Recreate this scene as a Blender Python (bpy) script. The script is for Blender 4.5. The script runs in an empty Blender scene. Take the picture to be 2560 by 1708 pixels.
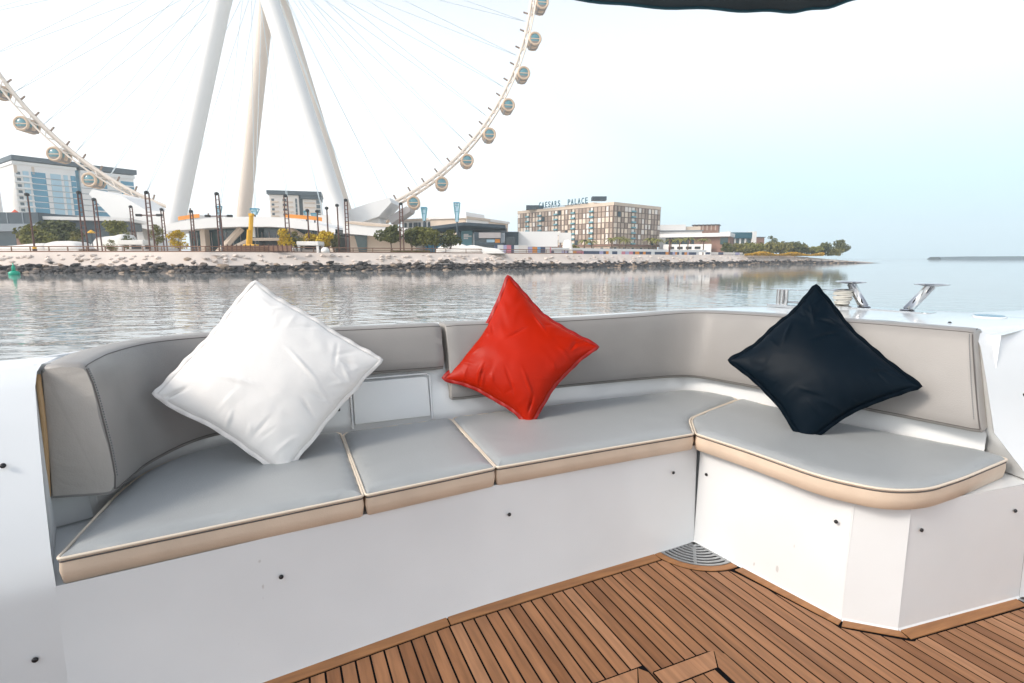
import bpy, bmesh, math, random
from mathutils import Vector, Matrix, noise
from mathutils.geometry import delaunay_2d_cdt
rnd = random.Random(7)
sc = bpy.context.scene
R = math.radians
# ------------------------------------------------------------------ camera, sky, sun, exposure
F_PX, CX, CY, EYE = 1341.0, 1280.0, 854.0, 1.2
PITCH = math.atan((854 - 645) / F_PX)
cam_d = bpy.data.cameras.new('camera'); cam = bpy.data.objects.new('camera', cam_d)
sc.collection.objects.link(cam); sc.camera = cam
cam.location = (0, 0, EYE); cam.rotation_euler = (R(90) - PITCH, 0, 0)
cam_d.sensor_width = 36; cam_d.lens = 36 * F_PX / 2560; cam_d.clip_start = 0.05; cam_d.clip_end = 30000
SUN_AZ, SUN_EL = R(-118), R(36)            # azimuth from the view direction (+Y), positive to the right
world = bpy.data.worlds.new('World'); sc.world = world; world.use_nodes = True
wn, wl = world.node_tree.nodes, world.node_tree.links
bg = wn['Background']
sky = wn.new('ShaderNodeTexSky'); sky.sky_type = 'NISHITA'; sky.sun_disc = False
sky.sun_elevation = SUN_EL; sky.sun_rotation = SUN_AZ
sky.air_density = 1.0; sky.dust_density = 2.0; sky.ozone_density = 1.0
# thin white haze over the whole sky, thickening to a pale blue band at the horizon away from the sun
def wnode(t, **kw):
    n_ = wn.new(t)
    for k, v in kw.items(): setattr(n_, k, v)
    return n_
def wmath(op, a, b=None, clamp=False):
    n_ = wnode('ShaderNodeMath', operation=op, use_clamp=clamp)
    for i, v in enumerate((a, b)):
        if v is None: continue
        if isinstance(v, (int, float)): n_.inputs[i].default_value = v
        else: wl.new(v, n_.inputs[i])
    return n_.outputs[0]
hs = wnode('ShaderNodeHueSaturation'); hs.inputs['Saturation'].default_value = 0.45; wl.new(sky.outputs[0], hs.inputs['Color'])
tcw = wnode('ShaderNodeTexCoord'); sep = wnode('ShaderNodeSeparateXYZ'); wl.new(tcw.outputs['Generated'], sep.inputs[0])
def smooth(v, lo, hi):
    n_ = wnode('ShaderNodeMapRange', interpolation_type='SMOOTHSTEP'); wl.new(v, n_.inputs[0]); n_.inputs[1].default_value = lo; n_.inputs[2].default_value = hi; return n_.outputs[0]
haze_f = wmath('SUBTRACT', 1.0, smooth(sep.outputs[2], 0.05, 0.62))
sunward = wmath('ADD', wmath('MULTIPLY', sep.outputs[0], math.sin(SUN_AZ)), wmath('MULTIPLY', sep.outputs[1], math.cos(SUN_AZ)))
warm = wmath('MAXIMUM', smooth(sunward, -0.86, -0.20), smooth(sep.outputs[2], 0.09, 0.44))
hz = wnode('ShaderNodeMix', data_type='RGBA'); wl.new(warm, hz.inputs[0])
hz.inputs[6].default_value = (2.7, 4.0, 4.5, 1); hz.inputs[7].default_value = (6.0, 6.0, 5.95, 1)
mx = wnode('ShaderNodeMix', data_type='RGBA'); wl.new(wmath('MULTIPLY', haze_f, 0.92), mx.inputs[0]); wl.new(hs.outputs[0], mx.inputs[6]); wl.new(hz.outputs[2], mx.inputs[7])
wl.new(mx.outputs[2], bg.inputs[0]); bg.inputs[1].default_value = 0.15
sun_d = bpy.data.lights.new('sun', 'SUN'); sun = bpy.data.objects.new('sun', sun_d); sc.collection.objects.link(sun)
sun_d.energy = 1.35; sun_d.angle = R(13); sun_d.color = (1.0, 0.90, 0.79)
_d = Vector((math.sin(SUN_AZ) * math.cos(SUN_EL), math.cos(SUN_AZ) * math.cos(SUN_EL), math.sin(SUN_EL)))
sun.rotation_euler = _d.to_track_quat('Z', 'Y').to_euler(); sun.location = (-30, 20, 40)
sc.view_settings.view_transform = 'Standard'; sc.view_settings.look = 'None'
sc.view_settings.exposure = 0.86; sc.view_settings.gamma = 1.0; sc.cycles.volume_bounces = 4; sc.view_settings.use_curve_mapping = False

# ------------------------------------------------------------------ materials
MATS = {}
def mat(name, col, rough=0.5, metal=0.0, var=0.0, vscale=5.0, bump=0.0, bscale=40.0, spec=0.5, coat=0.0, col2=None, stretch=None, sheen=0.0, detail=4.0, coord='Object', trans=0.0, bump2=0.0, b2scale=5.0, scuff=0.0):
    m = bpy.data.materials.new(name); m.use_nodes = True; MATS[name] = m
    n, l = m.node_tree.nodes, m.node_tree.links; p = n['Principled BSDF']
    p.inputs['Base Color'].default_value = (*col, 1); p.inputs['Roughness'].default_value = rough
    p.inputs['Metallic'].default_value = metal; p.inputs['Specular IOR Level'].default_value = spec
    p.inputs['Coat Weight'].default_value = coat; p.inputs['Sheen Weight'].default_value = sheen
    p.inputs['Transmission Weight'].default_value = trans
    tc = n.new('ShaderNodeTexCoord'); mp = n.new('ShaderNodeMapping'); l.new(tc.outputs[coord], mp.inputs[0])
    if stretch: mp.inputs['Scale'].default_value = stretch
    if var or col2:
        t = n.new('ShaderNodeTexNoise'); t.inputs['Scale'].default_value = vscale; t.inputs['Detail'].default_value = detail
        l.new(mp.outputs[0], t.inputs['Vector'])
        r = n.new('ShaderNodeValToRGB'); l.new(t.outputs[0], r.inputs[0])
        a = col; b = col2 or tuple(max(0, c * (1 - var)) for c in col)
        r.color_ramp.elements[0].color = (*b, 1); r.color_ramp.elements[1].color = (*a, 1)
        r.color_ramp.elements[0].position = 0.32; r.color_ramp.elements[1].position = 0.66
        l.new(r.outputs[0], p.inputs['Base Color'])
    if bump:
        t2 = n.new('ShaderNodeTexNoise'); t2.inputs['Scale'].default_value = bscale; t2.inputs['Detail'].default_value = 6
        l.new(mp.outputs[0], t2.inputs['Vector'])
        bn = n.new('ShaderNodeBump'); bn.inputs['Strength'].default_value = bump; bn.inputs['Distance'].default_value = 0.02
        l.new(t2.outputs[0], bn.inputs['Height']); l.new(bn.outputs[0], p.inputs['Normal'])
        if bump2:
            t3 = n.new('ShaderNodeTexNoise'); t3.inputs['Scale'].default_value = b2scale; t3.inputs['Detail'].default_value = 3; t3.inputs['Distortion'].default_value = 0.8
            l.new(mp.outputs[0], t3.inputs['Vector']); b3_ = n.new('ShaderNodeBump'); b3_.inputs['Strength'].default_value = bump2; b3_.inputs['Distance'].default_value = 0.05
            l.new(t3.outputs[0], b3_.inputs['Height']); l.new(b3_.outputs[0], bn.inputs['Normal'])
    if scuff:      # sparse small dark marks and faint vertical runs
        base_s = p.inputs['Base Color'].links[0].from_socket if p.inputs['Base Color'].links else None
        fac = None
        for sc_, st_, lo, hi in ((19.0, (1, 1, .6), .755, .78), (5.0, (3.5, 3.5, .35), .72, .84)):
            mq = n.new('ShaderNodeMapping'); mq.inputs['Scale'].default_value = st_; l.new(tc.outputs[coord], mq.inputs[0])
            t4 = n.new('ShaderNodeTexNoise'); t4.inputs['Scale'].default_value = sc_; t4.inputs['Detail'].default_value = 2; l.new(mq.outputs[0], t4.inputs['Vector'])
            r4 = n.new('ShaderNodeMapRange'); l.new(t4.outputs[0], r4.inputs[0]); r4.inputs[1].default_value = lo; r4.inputs[2].default_value = hi; r4.inputs[4].default_value = scuff
            if fac is None: fac = r4.outputs[0]
            else:
                mxm = n.new('ShaderNodeMath'); mxm.operation = 'MAXIMUM'; l.new(fac, mxm.inputs[0]); l.new(r4.outputs[0], mxm.inputs[1]); fac = mxm.outputs[0]
        mc = n.new('ShaderNodeMix'); mc.data_type = 'RGBA'; l.new(fac, mc.inputs[0]); l.new(base_s, mc.inputs[6]); mc.inputs[7].default_value = (0.30, 0.27, 0.24, 1)
        l.new(mc.outputs[2], p.inputs['Base Color'])
    return m
mat('gelcoat', (0.78, 0.80, 0.805), 0.16, var=0.05, vscale=1.6, spec=0.5, coat=0.3)
mat('gelcoat_worn', (0.775, 0.795, 0.80), 0.2, var=0.07, vscale=2.2, coat=0.3, scuff=0.4)
mat('vinyl', (0.36, 0.375, 0.375), 0.36, var=0.07, vscale=2.5, bump=0.10, bscale=260, spec=0.45, bump2=0.09, b2scale=3.5)  # seat tops: cool tint of the sky light put into the colour
mat('vinyl_back', (0.32, 0.305, 0.29), 0.40, var=0.12, vscale=3.0, bump=0.10, bscale=260, spec=0.4, bump2=0.08, b2scale=3)  # same vinyl on backrests, warm bounce and shade put into the colour
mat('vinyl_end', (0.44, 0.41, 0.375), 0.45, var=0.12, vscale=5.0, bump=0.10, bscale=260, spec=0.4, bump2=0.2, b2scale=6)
mat('vinyl_tan', (0.72, 0.58, 0.45), 0.45, var=0.13, vscale=7, bump=0.08, bscale=240)
mat('piping', (0.72, 0.62, 0.50), 0.4)
mat('piping_tan', (0.50, 0.33, 0.17), 0.4)
mat('seam', (0.10, 0.09, 0.085), 0.6)
mat('stitch', (0.16, 0.17, 0.18), 0.6)
mat('black', (0.012, 0.012, 0.013), 0.5)
mat('stud', (0.02, 0.02, 0.022), 0.35, metal=0.3)
mat('caulk', (0.005, 0.005, 0.006), 0.8, spec=0.05)
mat('steel', (0.62, 0.62, 0.62), 0.12, metal=1.0)
mat('steel_brushed', (0.42, 0.43, 0.44), 0.32, metal=1.0)
mat('rope', (0.72, 0.68, 0.60), 0.8)
mat('cap_blue', (0.02, 0.20, 0.32), 0.25, coat=0.4)
mat('cotton_white', (0.82, 0.80, 0.77), 0.85, var=0.03, bump=0.12, bscale=420)
mat('satin_red', (0.46, 0.014, 0.001), 0.40, bump=0.05, bscale=420, spec=0.14, var=0.2, vscale=3)
_p = MATS['satin_red'].node_tree.nodes['Principled BSDF']; _p.inputs['Sheen Weight'].default_value = 0.35; _p.inputs['Sheen Tint'].default_value = (1.0, 0.22, 0.02, 1); _p.inputs['Sheen Roughness'].default_value = 0.35
mat('satin_navy', (0.001, 0.006, 0.012), 0.5, bump=0.06, bscale=420, spec=0.12)
mat('hem_white', (0.78, 0.75, 0.72), 0.8)
mat('hem_red', (0.33, 0.006, 0.002), 0.5)
mat('hem_navy', (0.001, 0.005, 0.010), 0.7, spec=0.08)
mat('awning', (0.018, 0.045, 0.06), 0.7, var=0.3, vscale=2, bump=0.2, bscale=30)
mat('awning_hem', (0.07, 0.10, 0.12), 0.7, var=0.3, vscale=5)
for i, c in enumerate([(0.31, 0.142, 0.062), (0.36, 0.17, 0.078), (0.255, 0.112, 0.047), (0.42, 0.21, 0.105), (0.33, 0.155, 0.07)]):
    mat('teak%d' % i, c, 0.42, col2=tuple(k * 0.66 for k in c), vscale=9.0, stretch=(7.0, 0.55, 1.0), bump=0.10, bscale=60, spec=0.35, detail=8)
mat('teak_edge', (0.36, 0.165, 0.06), 0.5, col2=(0.25, 0.11, 0.04), vscale=9, stretch=(0.8, 5, 1), bump=0.08, bscale=60)
# far side of the water
mat('rock_dark', (0.06, 0.052, 0.05), 0.7, var=0.5, vscale=0.8, bump=0.6, bscale=3)
mat('rock_grey', (0.16, 0.13, 0.11), 0.8, var=0.4, vscale=0.8, bump=0.6, bscale=3)
mat('rock_tan', (0.36, 0.27, 0.20), 0.85, var=0.3, vscale=0.8, bump=0.6, bscale=3)
mat('rock_pale', (0.70, 0.61, 0.54), 0.9, var=0.18, vscale=0.5, bump=0.5, bscale=2)
mat('sand', (0.68, 0.59, 0.52), 0.95, var=0.2, vscale=0.15)
mat('promenade', (0.50, 0.45, 0.40), 0.9, var=0.15, vscale=0.1)
mat('rust_steel', (0.13, 0.055, 0.04), 0.6, var=0.3, vscale=2)
mat('brown_rail', (0.22, 0.12, 0.075), 0.7)
mat('white_paint', (0.80, 0.79, 0.77), 0.45, var=0.04, vscale=0.05)
mat('white_wall', (0.80, 0.78, 0.75), 0.6, var=0.06, vscale=0.2)
mat('cream_wall', (0.66, 0.54, 0.43), 0.7, var=0.1, vscale=0.2)
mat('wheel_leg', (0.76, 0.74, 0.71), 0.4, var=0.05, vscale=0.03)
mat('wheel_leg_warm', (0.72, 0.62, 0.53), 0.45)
mat('wheel_rim', (0.80, 0.70, 0.60), 0.45)
mat('wheel_rim_dark', (0.28, 0.20, 0.15), 0.5)
mat('cable', (0.60, 0.68, 0.72), 0.5)
mat('pod_band', (0.62, 0.45, 0.31), 0.4)
mat('pod_body', (0.24, 0.20, 0.17), 0.35)
mat('pod_glass', (0.10, 0.26, 0.30), 0.08, spec=0.8)
mat('glass_blue', (0.10, 0.34, 0.50), 0.25, spec=0.3, var=0.45, vscale=0.25)
mat('glass_pale', (0.36, 0.54, 0.64), 0.15, spec=0.7)
mat('glass_dark', (0.02, 0.045, 0.06), 0.1, spec=0.7)
mat('glass_teal', (0.035, 0.085, 0.09), 0.12, spec=0.7, var=0.4, vscale=0.4)
mat('slate', (0.045, 0.07, 0.09), 0.5, var=0.2, vscale=0.3)
mat('slate_light', (0.22, 0.25, 0.28), 0.5)
mat('grey_panel', (0.40, 0.37, 0.36), 0.6)
mat('teal_panel', (0.16, 0.36, 0.42), 0.4)
mat('orange_paint', (0.75, 0.28, 0.04), 0.5)
mat('yellow_paint', (0.78, 0.42, 0.02), 0.45)
mat('red_orange', (0.75, 0.10, 0.03), 0.6)
mat('tent', (0.80, 0.77, 0.72), 0.8, var=0.06, vscale=0.4)
mat('hotel_frame', (0.17, 0.125, 0.10), 0.6)
mat('panel_cream', (0.74, 0.62, 0.50), 0.6)
mat('panel_taupe', (0.46, 0.36, 0.29), 0.6)
mat('panel_brown', (0.33, 0.25, 0.20), 0.6)
mat('panel_white', (0.78, 0.72, 0.66), 0.5)
mat('brick_brown', (0.28, 0.16, 0.12), 0.8, var=0.2, vscale=0.6)
mat('sign_blue', (0.02, 0.10, 0.14), 0.5)
mat('buoy_green', (0.0, 0.36, 0.22), 0.4)
mat('paint_pink', (0.66, 0.25, 0.30), 0.6)
mat('paint_blue', (0.20, 0.42, 0.62), 0.6)
mat('paint_navy', (0.06, 0.08, 0.14), 0.6)
mat('paint_lilac', (0.45, 0.42, 0.60), 0.6)
mat('bark', (0.16, 0.11, 0.075), 0.9, var=0.3, vscale=3)
mat('leaf_dark', (0.13, 0.14, 0.035), 0.75, var=0.5, vscale=1.2)
mat('leaf_mid', (0.24, 0.235, 0.05), 0.75, var=0.5, vscale=1.2)
mat('leaf_yellow', (0.70, 0.48, 0.02), 0.75, var=0.4, vscale=1.2)
mat('leaf_olive', (0.22, 0.20, 0.05), 0.75, var=0.5, vscale=1.2)
mat('flower_yellow', (0.62, 0.36, 0.02), 0.8, var=0.3, vscale=0.6)
mat('far_haze_blue', (0.06, 0.09, 0.11), 0.9)  # blue of distant air painted into the rock colour
# water: real waves by bump over a dark body, reflecting the sky
WATER_Z = -1.3
def water_mat():
    m = bpy.data.materials.new('water'); m.use_nodes = True; MATS['water'] = m
    n, l = m.node_tree.nodes, m.node_tree.links; p = n['Principled BSDF']
    p.inputs['Base Color'].default_value = (0.33, 0.35, 0.345, 1); p.inputs['Roughness'].default_value = 0.04
    p.inputs['IOR'].default_value = 1.42
    tc = n.new('ShaderNodeTexCoord'); prev = None
    vd = n.new('ShaderNodeVectorMath'); vd.operation = 'DISTANCE'; l.new(tc.outputs['Object'], vd.inputs[0]); vd.inputs[1].default_value = (-16, 12, WATER_Z)
    calm = n.new('ShaderNodeMapRange'); calm.interpolation_type = 'SMOOTHSTEP'; l.new(vd.outputs['Value'], calm.inputs[0])   # breeze ruffles a patch to port
    for k_, v_ in ((1, 58.0), (2, 6.0), (3, 0.065), (4, 0.8)): calm.inputs[k_].default_value = v_
    for scale, st, dist, strength, rot in [(0.62, (1.0, 1.5, 1), 0.13, 0.7, 14), (1.7, (1.0, 1.4, 1), 0.042, 0.7, -12), (0.08, (1, 2.4, 1), 0.3, 0.3, 8)]:
        mp = n.new('ShaderNodeMapping'); mp.inputs['Scale'].default_value = st; mp.inputs['Rotation'].default_value = (0, 0, R(rot))
        l.new(tc.outputs['Object'], mp.inputs[0])
        t = n.new('ShaderNodeTexNoise'); t.inputs['Scale'].default_value = scale; t.inputs['Detail'].default_value = 0.8; t.inputs['Distortion'].default_value = 0.5
        l.new(mp.outputs[0], t.inputs['Vector'])
        b = n.new('ShaderNodeBump'); b.inputs['Strength'].default_value = strength; b.inputs['Distance'].default_value = dist
        ml = n.new('ShaderNodeMath'); ml.operation = 'MULTIPLY'; l.new(t.outputs[0], ml.inputs[0]); l.new(calm.outputs[0], ml.inputs[1])
        l.new(ml.outputs[0], b.inputs['Height'])
        if prev: l.new(prev.outputs[0], b.inputs['Normal'])
        prev = b
    l.new(prev.outputs[0], p.inputs['Normal'])
water_mat()

# ------------------------------------------------------------------ helpers
COL = sc.collection
BASE = {}
BOAT_ROT = R(23.5)                         # the boat's own axes: x to starboard, y aft; turned against the view
BR = Matrix.Rotation(BOAT_ROT, 3, 'Z')
def W(b, a, z=0.0): return BR @ Vector((b, a, z))
def tag(o, label=None, cat=None, group=None, kind=None):
    if label: o['label'] = label
    if cat: o['category'] = cat
    if group: o['group'] = group
    if kind: o['kind'] = kind
    return o
def thing(name, label, cat, base=(0, 0, 0), rz=0.0, group=None, boat=False, kind=None):
    o = bpy.data.objects.new(name, None); COL.objects.link(o); o.empty_display_size = 0.1
    if boat: o.location = W(*base); o.rotation_euler = (0, 0, BOAT_ROT); BASE[o.name] = Vector(base)
    else: o.location = base; o.rotation_euler = (0, 0, rz); BASE[o.name] = Vector((0, 0, 0))
    return tag(o, label, cat, group, kind)
class M:
    def __init__(s): s.v = []; s.f = []
    def add(s, vs, fs):
        k = len(s.v); s.v += [tuple(p) for p in vs]; s.f += [tuple(i + k for i in f) for f in fs]; return s
    def box(s, x0, x1, y0, y1, z0, z1, mtx=None):
        vs = [Vector(p) for p in ((x0, y0, z0), (x1, y0, z0), (x1, y1, z0), (x0, y1, z0), (x0, y0, z1), (x1, y0, z1), (x1, y1, z1), (x0, y1, z1))]
        if mtx: vs = [mtx @ p for p in vs]
        return s.add(vs, [(0, 3, 2, 1), (4, 5, 6, 7), (0, 1, 5, 4), (1, 2, 6, 5), (2, 3, 7, 6), (3, 0, 4, 7)])
    def prism(s, poly, z0, z1):
        n = len(poly)
        return s.add([(*p[:2], z0) for p in poly] + [(*p[:2], z1) for p in poly],
                     [tuple(range(n - 1, -1, -1)), tuple(range(n, 2 * n))] + [(i, (i + 1) % n, n + (i + 1) % n, n + i) for i in range(n)])
    def tube(s, pts, r, seg=8, closed=False, r2=None, cap=True):
        pts = [Vector(p) for p in pts]; n = len(pts); rings = []
        up = Vector((0, 0, 1)); prev = None
        for i, p in enumerate(pts):
            if closed: t = pts[(i + 1) % n] - pts[i - 1]
            else: t = pts[min(i + 1, n - 1)] - pts[max(i - 1, 0)]
            t.normalize()
            if prev is None:
                a = t.cross(up)
                if a.length < 1e-3: a = t.cross(Vector((1, 0, 0)))
            else: a = prev - t * prev.dot(t)
            a.normalize(); prev = a; b = t.cross(a)
            rr = r if r2 is None else r + (r2 - r) * i / max(1, n - 1)
            rings.append([p + a * (rr * math.cos(2 * math.pi * j / seg)) + b * (rr * math.sin(2 * math.pi * j / seg)) for j in range(seg)])
        vs = [p for q in rings for p in q]; fs = []
        for i in range(n if closed else n - 1):
            i2 = (i + 1) % n
            for j in range(seg): fs.append((i * seg + j, i2 * seg + j, i2 * seg + (j + 1) % seg, i * seg + (j + 1) % seg))
        if cap and not closed: fs += [tuple(range(seg - 1, -1, -1)), tuple((n - 1) * seg + j for j in range(seg))]
        return s.add(vs, [tuple(reversed(f)) for f in fs])
    def lathe(s, prof, c=(0, 0, 0), seg=20, mtx=None):
        vs = []; n = len(prof)
        for r_, z in prof:
            for j in range(seg):
                p = Vector((r_ * math.cos(2 * math.pi * j / seg), r_ * math.sin(2 * math.pi * j / seg), z))
                if mtx: p = mtx @ p
                vs.append(p + Vector(c))
        fs = [(i * seg + j, i * seg + (j + 1) % seg, (i + 1) * seg + (j + 1) % seg, (i + 1) * seg + j) for i in range(n - 1) for j in range(seg)]
        fs += [tuple(range(seg - 1, -1, -1)), tuple((n - 1) * seg + j for j in range(seg))]
        return s.add(vs, fs)
    def grid(s, rows, closed_u=False):
        h = len(rows); w = len(rows[0]); vs = [p for r_ in rows for p in r_]; fs = []
        for i in range(h - 1):
            for j in range(w if closed_u else w - 1): fs.append((i * w + j, i * w + (j + 1) % w, (i + 1) * w + (j + 1) % w, (i + 1) * w + j))
        return s.add(vs, fs)
    def mesh(s, name, m, smooth=False, off=None):
        me = bpy.data.meshes.new(name)
        vs = s.v if off is None else [(p[0] - off[0], p[1] - off[1], p[2] - off[2]) for p in s.v]
        me.from_pydata(vs, [], s.f); me.update()
        if m: me.materials.append(MATS[m])
        if smooth: me.polygons.foreach_set('use_smooth', [True] * len(me.polygons))
        return me
    def part(s, name, m, parent, smooth=False, bevel=0, sharp=None, root=None, label=None, kind=None):
        root = root or parent
        me = s.mesh(name, m, smooth, BASE.get(root.name))
        o = bpy.data.objects.new(name, me); COL.objects.link(o); o.parent = parent
        fin(o, bevel, sharp)
        if label: o['label'] = label
        if kind: o['kind'] = kind
        return o
    def top(s, name, m, label=None, cat=None, smooth=False, bevel=0, kind=None, group=None, boat=False, base=(0, 0, 0), rz=0, sharp=None):
        me = s.mesh(name, m, smooth, base if boat else None)
        o = bpy.data.objects.new(name, me); COL.objects.link(o)
        if boat: o.location = W(*base); o.rotation_euler = (0, 0, BOAT_ROT); BASE[o.name] = Vector(base)
        else: o.location = base; o.rotation_euler = (0, 0, rz); BASE[o.name] = Vector((0, 0, 0))
        fin(o, bevel, sharp); return tag(o, label, cat, group, kind)
def fin(o, bevel, sharp):
    if sharp:
        o.data.polygons.foreach_set('use_smooth', [True] * len(o.data.polygons)); o.data.set_sharp_from_angle(angle=R(sharp))
    if bevel:
        md = o.modifiers.new('bevel', 'BEVEL'); md.width = bevel; md.segments = 2; md.limit_method = 'ANGLE'; md.angle_limit = R(40)
def inst(me, name, parent, loc, rot=(0, 0, 0), scale=(1, 1, 1)):
    o = bpy.data.objects.new(name, me); COL.objects.link(o); o.parent = parent; o.location = loc; o.rotation_euler = rot; o.scale = scale
    return o
def catmull(pts, n):
    pts = [Vector(p) for p in pts]; m = len(pts); out = []
    for k in range(n):
        t = k / (n - 1) * (m - 1); i = min(int(t), m - 2); u = t - i
        p1, p2 = pts[i], pts[i + 1]; p0 = pts[i - 1] if i else p1 * 2 - p2; p3 = pts[i + 2] if i + 2 < m else p2 * 2 - p1
        out.append(0.5 * ((2 * p1) + (p2 - p0) * u + (2 * p0 - 5 * p1 + 4 * p2 - p3) * u * u + (3 * p1 - p0 - 3 * p2 + p3) * u ** 3))
    return out
def round_poly(poly, rads, seg=6):
    out = []; n = len(poly)
    for i in range(n):
        p = Vector(poly[i][:2]); a = (Vector(poly[i - 1][:2]) - p); b = (Vector(poly[(i + 1) % n][:2]) - p)
        la, lb = a.length, b.length; a.normalize(); b.normalize()
        r_ = min(rads[i] if isinstance(rads, (list, tuple)) else rads, la * 0.45, lb * 0.45)
        if r_ < 1e-4: out.append(p); continue
        for k in range(seg + 1):
            t = k / seg; out.append((1 - t) ** 2 * (p + a * r_) + 2 * t * (1 - t) * p + t * t * (p + b * r_))
    return out
def inset(poly, d):
    n = len(poly); out = []
    for i in range(n):
        p = poly[i]; e1 = (p - poly[i - 1]).normalized(); e2 = (poly[(i + 1) % n] - p).normalized()
        n1 = Vector((-e1.y, e1.x)); n2 = Vector((-e2.y, e2.x)); m = n1 + n2
        if m.length < 1e-4: m = n1
        m.normalize(); k = max(0.35, m.dot(n1)); out.append(p + m * (d / k))
    return out
def dens(poly, step):
    out = []; n = len(poly)
    for i in range(n):
        a, b = Vector(poly[i]), Vector(poly[(i + 1) % n]); k = max(1, int((b - a).length / step))
        out += [a + (b - a) * (j / k) for j in range(k)]
    return out
def at(px, py, Y):
    """world point at depth Y seen in pixel (px, py) of the 2560 x 1708 photograph"""
    c, s = math.cos(PITCH), math.sin(PITCH); u = (px - CX) / F_PX; v = (py - CY) / F_PX
    t = Y / (c - v * s); return Vector((u * t, Y, EYE - (s + v * c) * t))
def interp(x, tab):
    for (x0, y0), (x1, y1) in zip(tab, tab[1:]):
        if x <= x1: return y0 + (y1 - y0) * max(0, (x - x0)) / (x1 - x0)
    return tab[-1][1]
WATER, LAND = -1.3, 2.2
SHORE_PX = [(-300, 87.7), (500, 88.5), (660, 95), (1090, 110.4), (1480, 133.7), (1650, 157), (1800, 181), (2000, 226), (2205, 264)]
def shore(px): return interp(px, SHORE_PX)
def ground(px, Y): p = at(px, 640, Y); return Vector((p.x, Y, LAND))
def pxw(n, Y): return n * Y / F_PX

# ================================================================== THE SETTING: water, land, far breakwater
M().add([(-3500, -300, WATER), (3500, -300, WATER), (3500, 4200, WATER), (-3500, 4200, WATER)], [(0, 1, 2, 3)]).top('water', 'water', kind='structure')
edge = []
for px in list(range(-700, 2200, 50)) + [2205]:
    p = at(px, 640, shore(px)); edge.append(Vector((p.x, p.y, 0)))
edge = [Vector((-400, 86, 0)), Vector((-250, 86.5, 0))] + edge
nrm = []
for i in range(len(edge)):
    t = (edge[min(i + 1, len(edge) - 1)] - edge[max(i - 1, 0)]).normalized(); nrm.append(Vector((-t.y, t.x, 0)))
topw = [5.2] * len(edge)
land_front = [e + n * w for e, n, w in zip(edge, nrm, topw)]
tipn = len(edge)
m = M()
rows = []
for k, (w, z) in enumerate([(-1.2, WATER - 1.0), (0.0, WATER), (2.4, 0.2), (5.2, LAND)]):
    rows.append([(e.x + n.x * w, e.y + n.y * w, (z if i < tipn - 4 else z + (WATER - 0.3 - z) * (i - tipn + 5) / 5 * (1 if z > WATER else 0))) for i, (e, n) in enumerate(zip(edge, nrm))])
m.grid(rows)
reveal = m.top('embankment', 'sand', kind='structure', smooth=True)
md_ = M(); md_.grid([[(e.x + n.x * w, e.y + n.y * w, min(z, r0[2] + .05) if i >= tipn - 4 else z) for i, (e, n, r0) in enumerate(zip(edge, nrm, rows[2]))] for w, z in ((-1.0, WATER - .8), (-.02, WATER + .03), (1.75, -.10))]); md_.part('wet_bed', 'rock_dark', reveal)
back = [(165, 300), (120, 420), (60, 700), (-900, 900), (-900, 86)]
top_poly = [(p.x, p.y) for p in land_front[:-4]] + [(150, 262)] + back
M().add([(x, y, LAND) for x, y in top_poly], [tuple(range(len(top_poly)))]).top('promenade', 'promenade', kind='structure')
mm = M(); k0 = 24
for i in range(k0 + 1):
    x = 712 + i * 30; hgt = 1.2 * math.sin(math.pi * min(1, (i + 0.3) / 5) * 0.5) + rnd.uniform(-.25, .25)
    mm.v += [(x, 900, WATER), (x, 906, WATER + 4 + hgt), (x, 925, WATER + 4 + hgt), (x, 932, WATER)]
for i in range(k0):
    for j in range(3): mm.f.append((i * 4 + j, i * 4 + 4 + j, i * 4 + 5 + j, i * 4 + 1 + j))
mm.top('far_breakwater', 'far_haze_blue', 'thin blue rock breakwater on the far right horizon', 'breakwater')

# ---- rocks of the embankment
def rock_mesh(seed, m):
    r_ = random.Random(seed); bm = bmesh.new(); bmesh.ops.create_icosphere(bm, subdivisions=1, radius=1)
    for v in bm.verts: v.co *= r_.uniform(0.72, 1.12); v.co.z *= 0.72
    me = bpy.data.meshes.new('rock'); bm.to_mesh(me); bm.free(); me.materials.append(MATS[m]); return me
rocks = {m: [rock_mesh(i * 7 + j, m) for i in range(5)] for j, m in enumerate(('rock_dark', 'rock_grey', 'rock_tan', 'rock_pale'))}
spots = []
for i in range(len(edge) - 1):
    e0, e1 = edge[i], edge[i + 1]; L = (e1 - e0).length; far = e0.y
    if e1.x < -95 or i >= tipn - 2: continue
    step = 0.95 if far < 125 else 1.4
    n = max(1, int(L / step))
    for k in range(n):
        for row in range(8):
            w = -0.35 + row * 0.66 + rnd.uniform(-.25, .25); t = (k + rnd.random()) / n
            p = e0.lerp(e1, t) + nrm[i] * w; z = WATER + (w / 5.2) * 3.5 * (1 if i < tipn - 4 else (tipn - 1 - i) / 5) if w > 0 else WATER - 0.1
            dark = 1.95 + 0.3 * math.sin(p.x * 0.31) + 0.3 * math.sin(p.x * 0.83 + 1) + rnd.uniform(-.35, .35)
            q = rnd.random()
            if w < dark: mt = 'rock_dark' if q < 0.58 else ('rock_grey' if q < 0.82 else 'rock_tan')
            else: mt = 'rock_pale' if q < 0.985 else 'rock_tan'
            if w > dark and rnd.random() < 0.62: continue
            s = rnd.uniform(0.34, 0.82) * (1.0 if w < dark else 0.85)
            spots.append((p.length, p, z, mt, s, rnd.uniform(0, 6.28), w < dark))
spots.sort(key=lambda q: (0 if q[6] else 18) + q[0])
rest = {k: M() for k in rocks}
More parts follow.
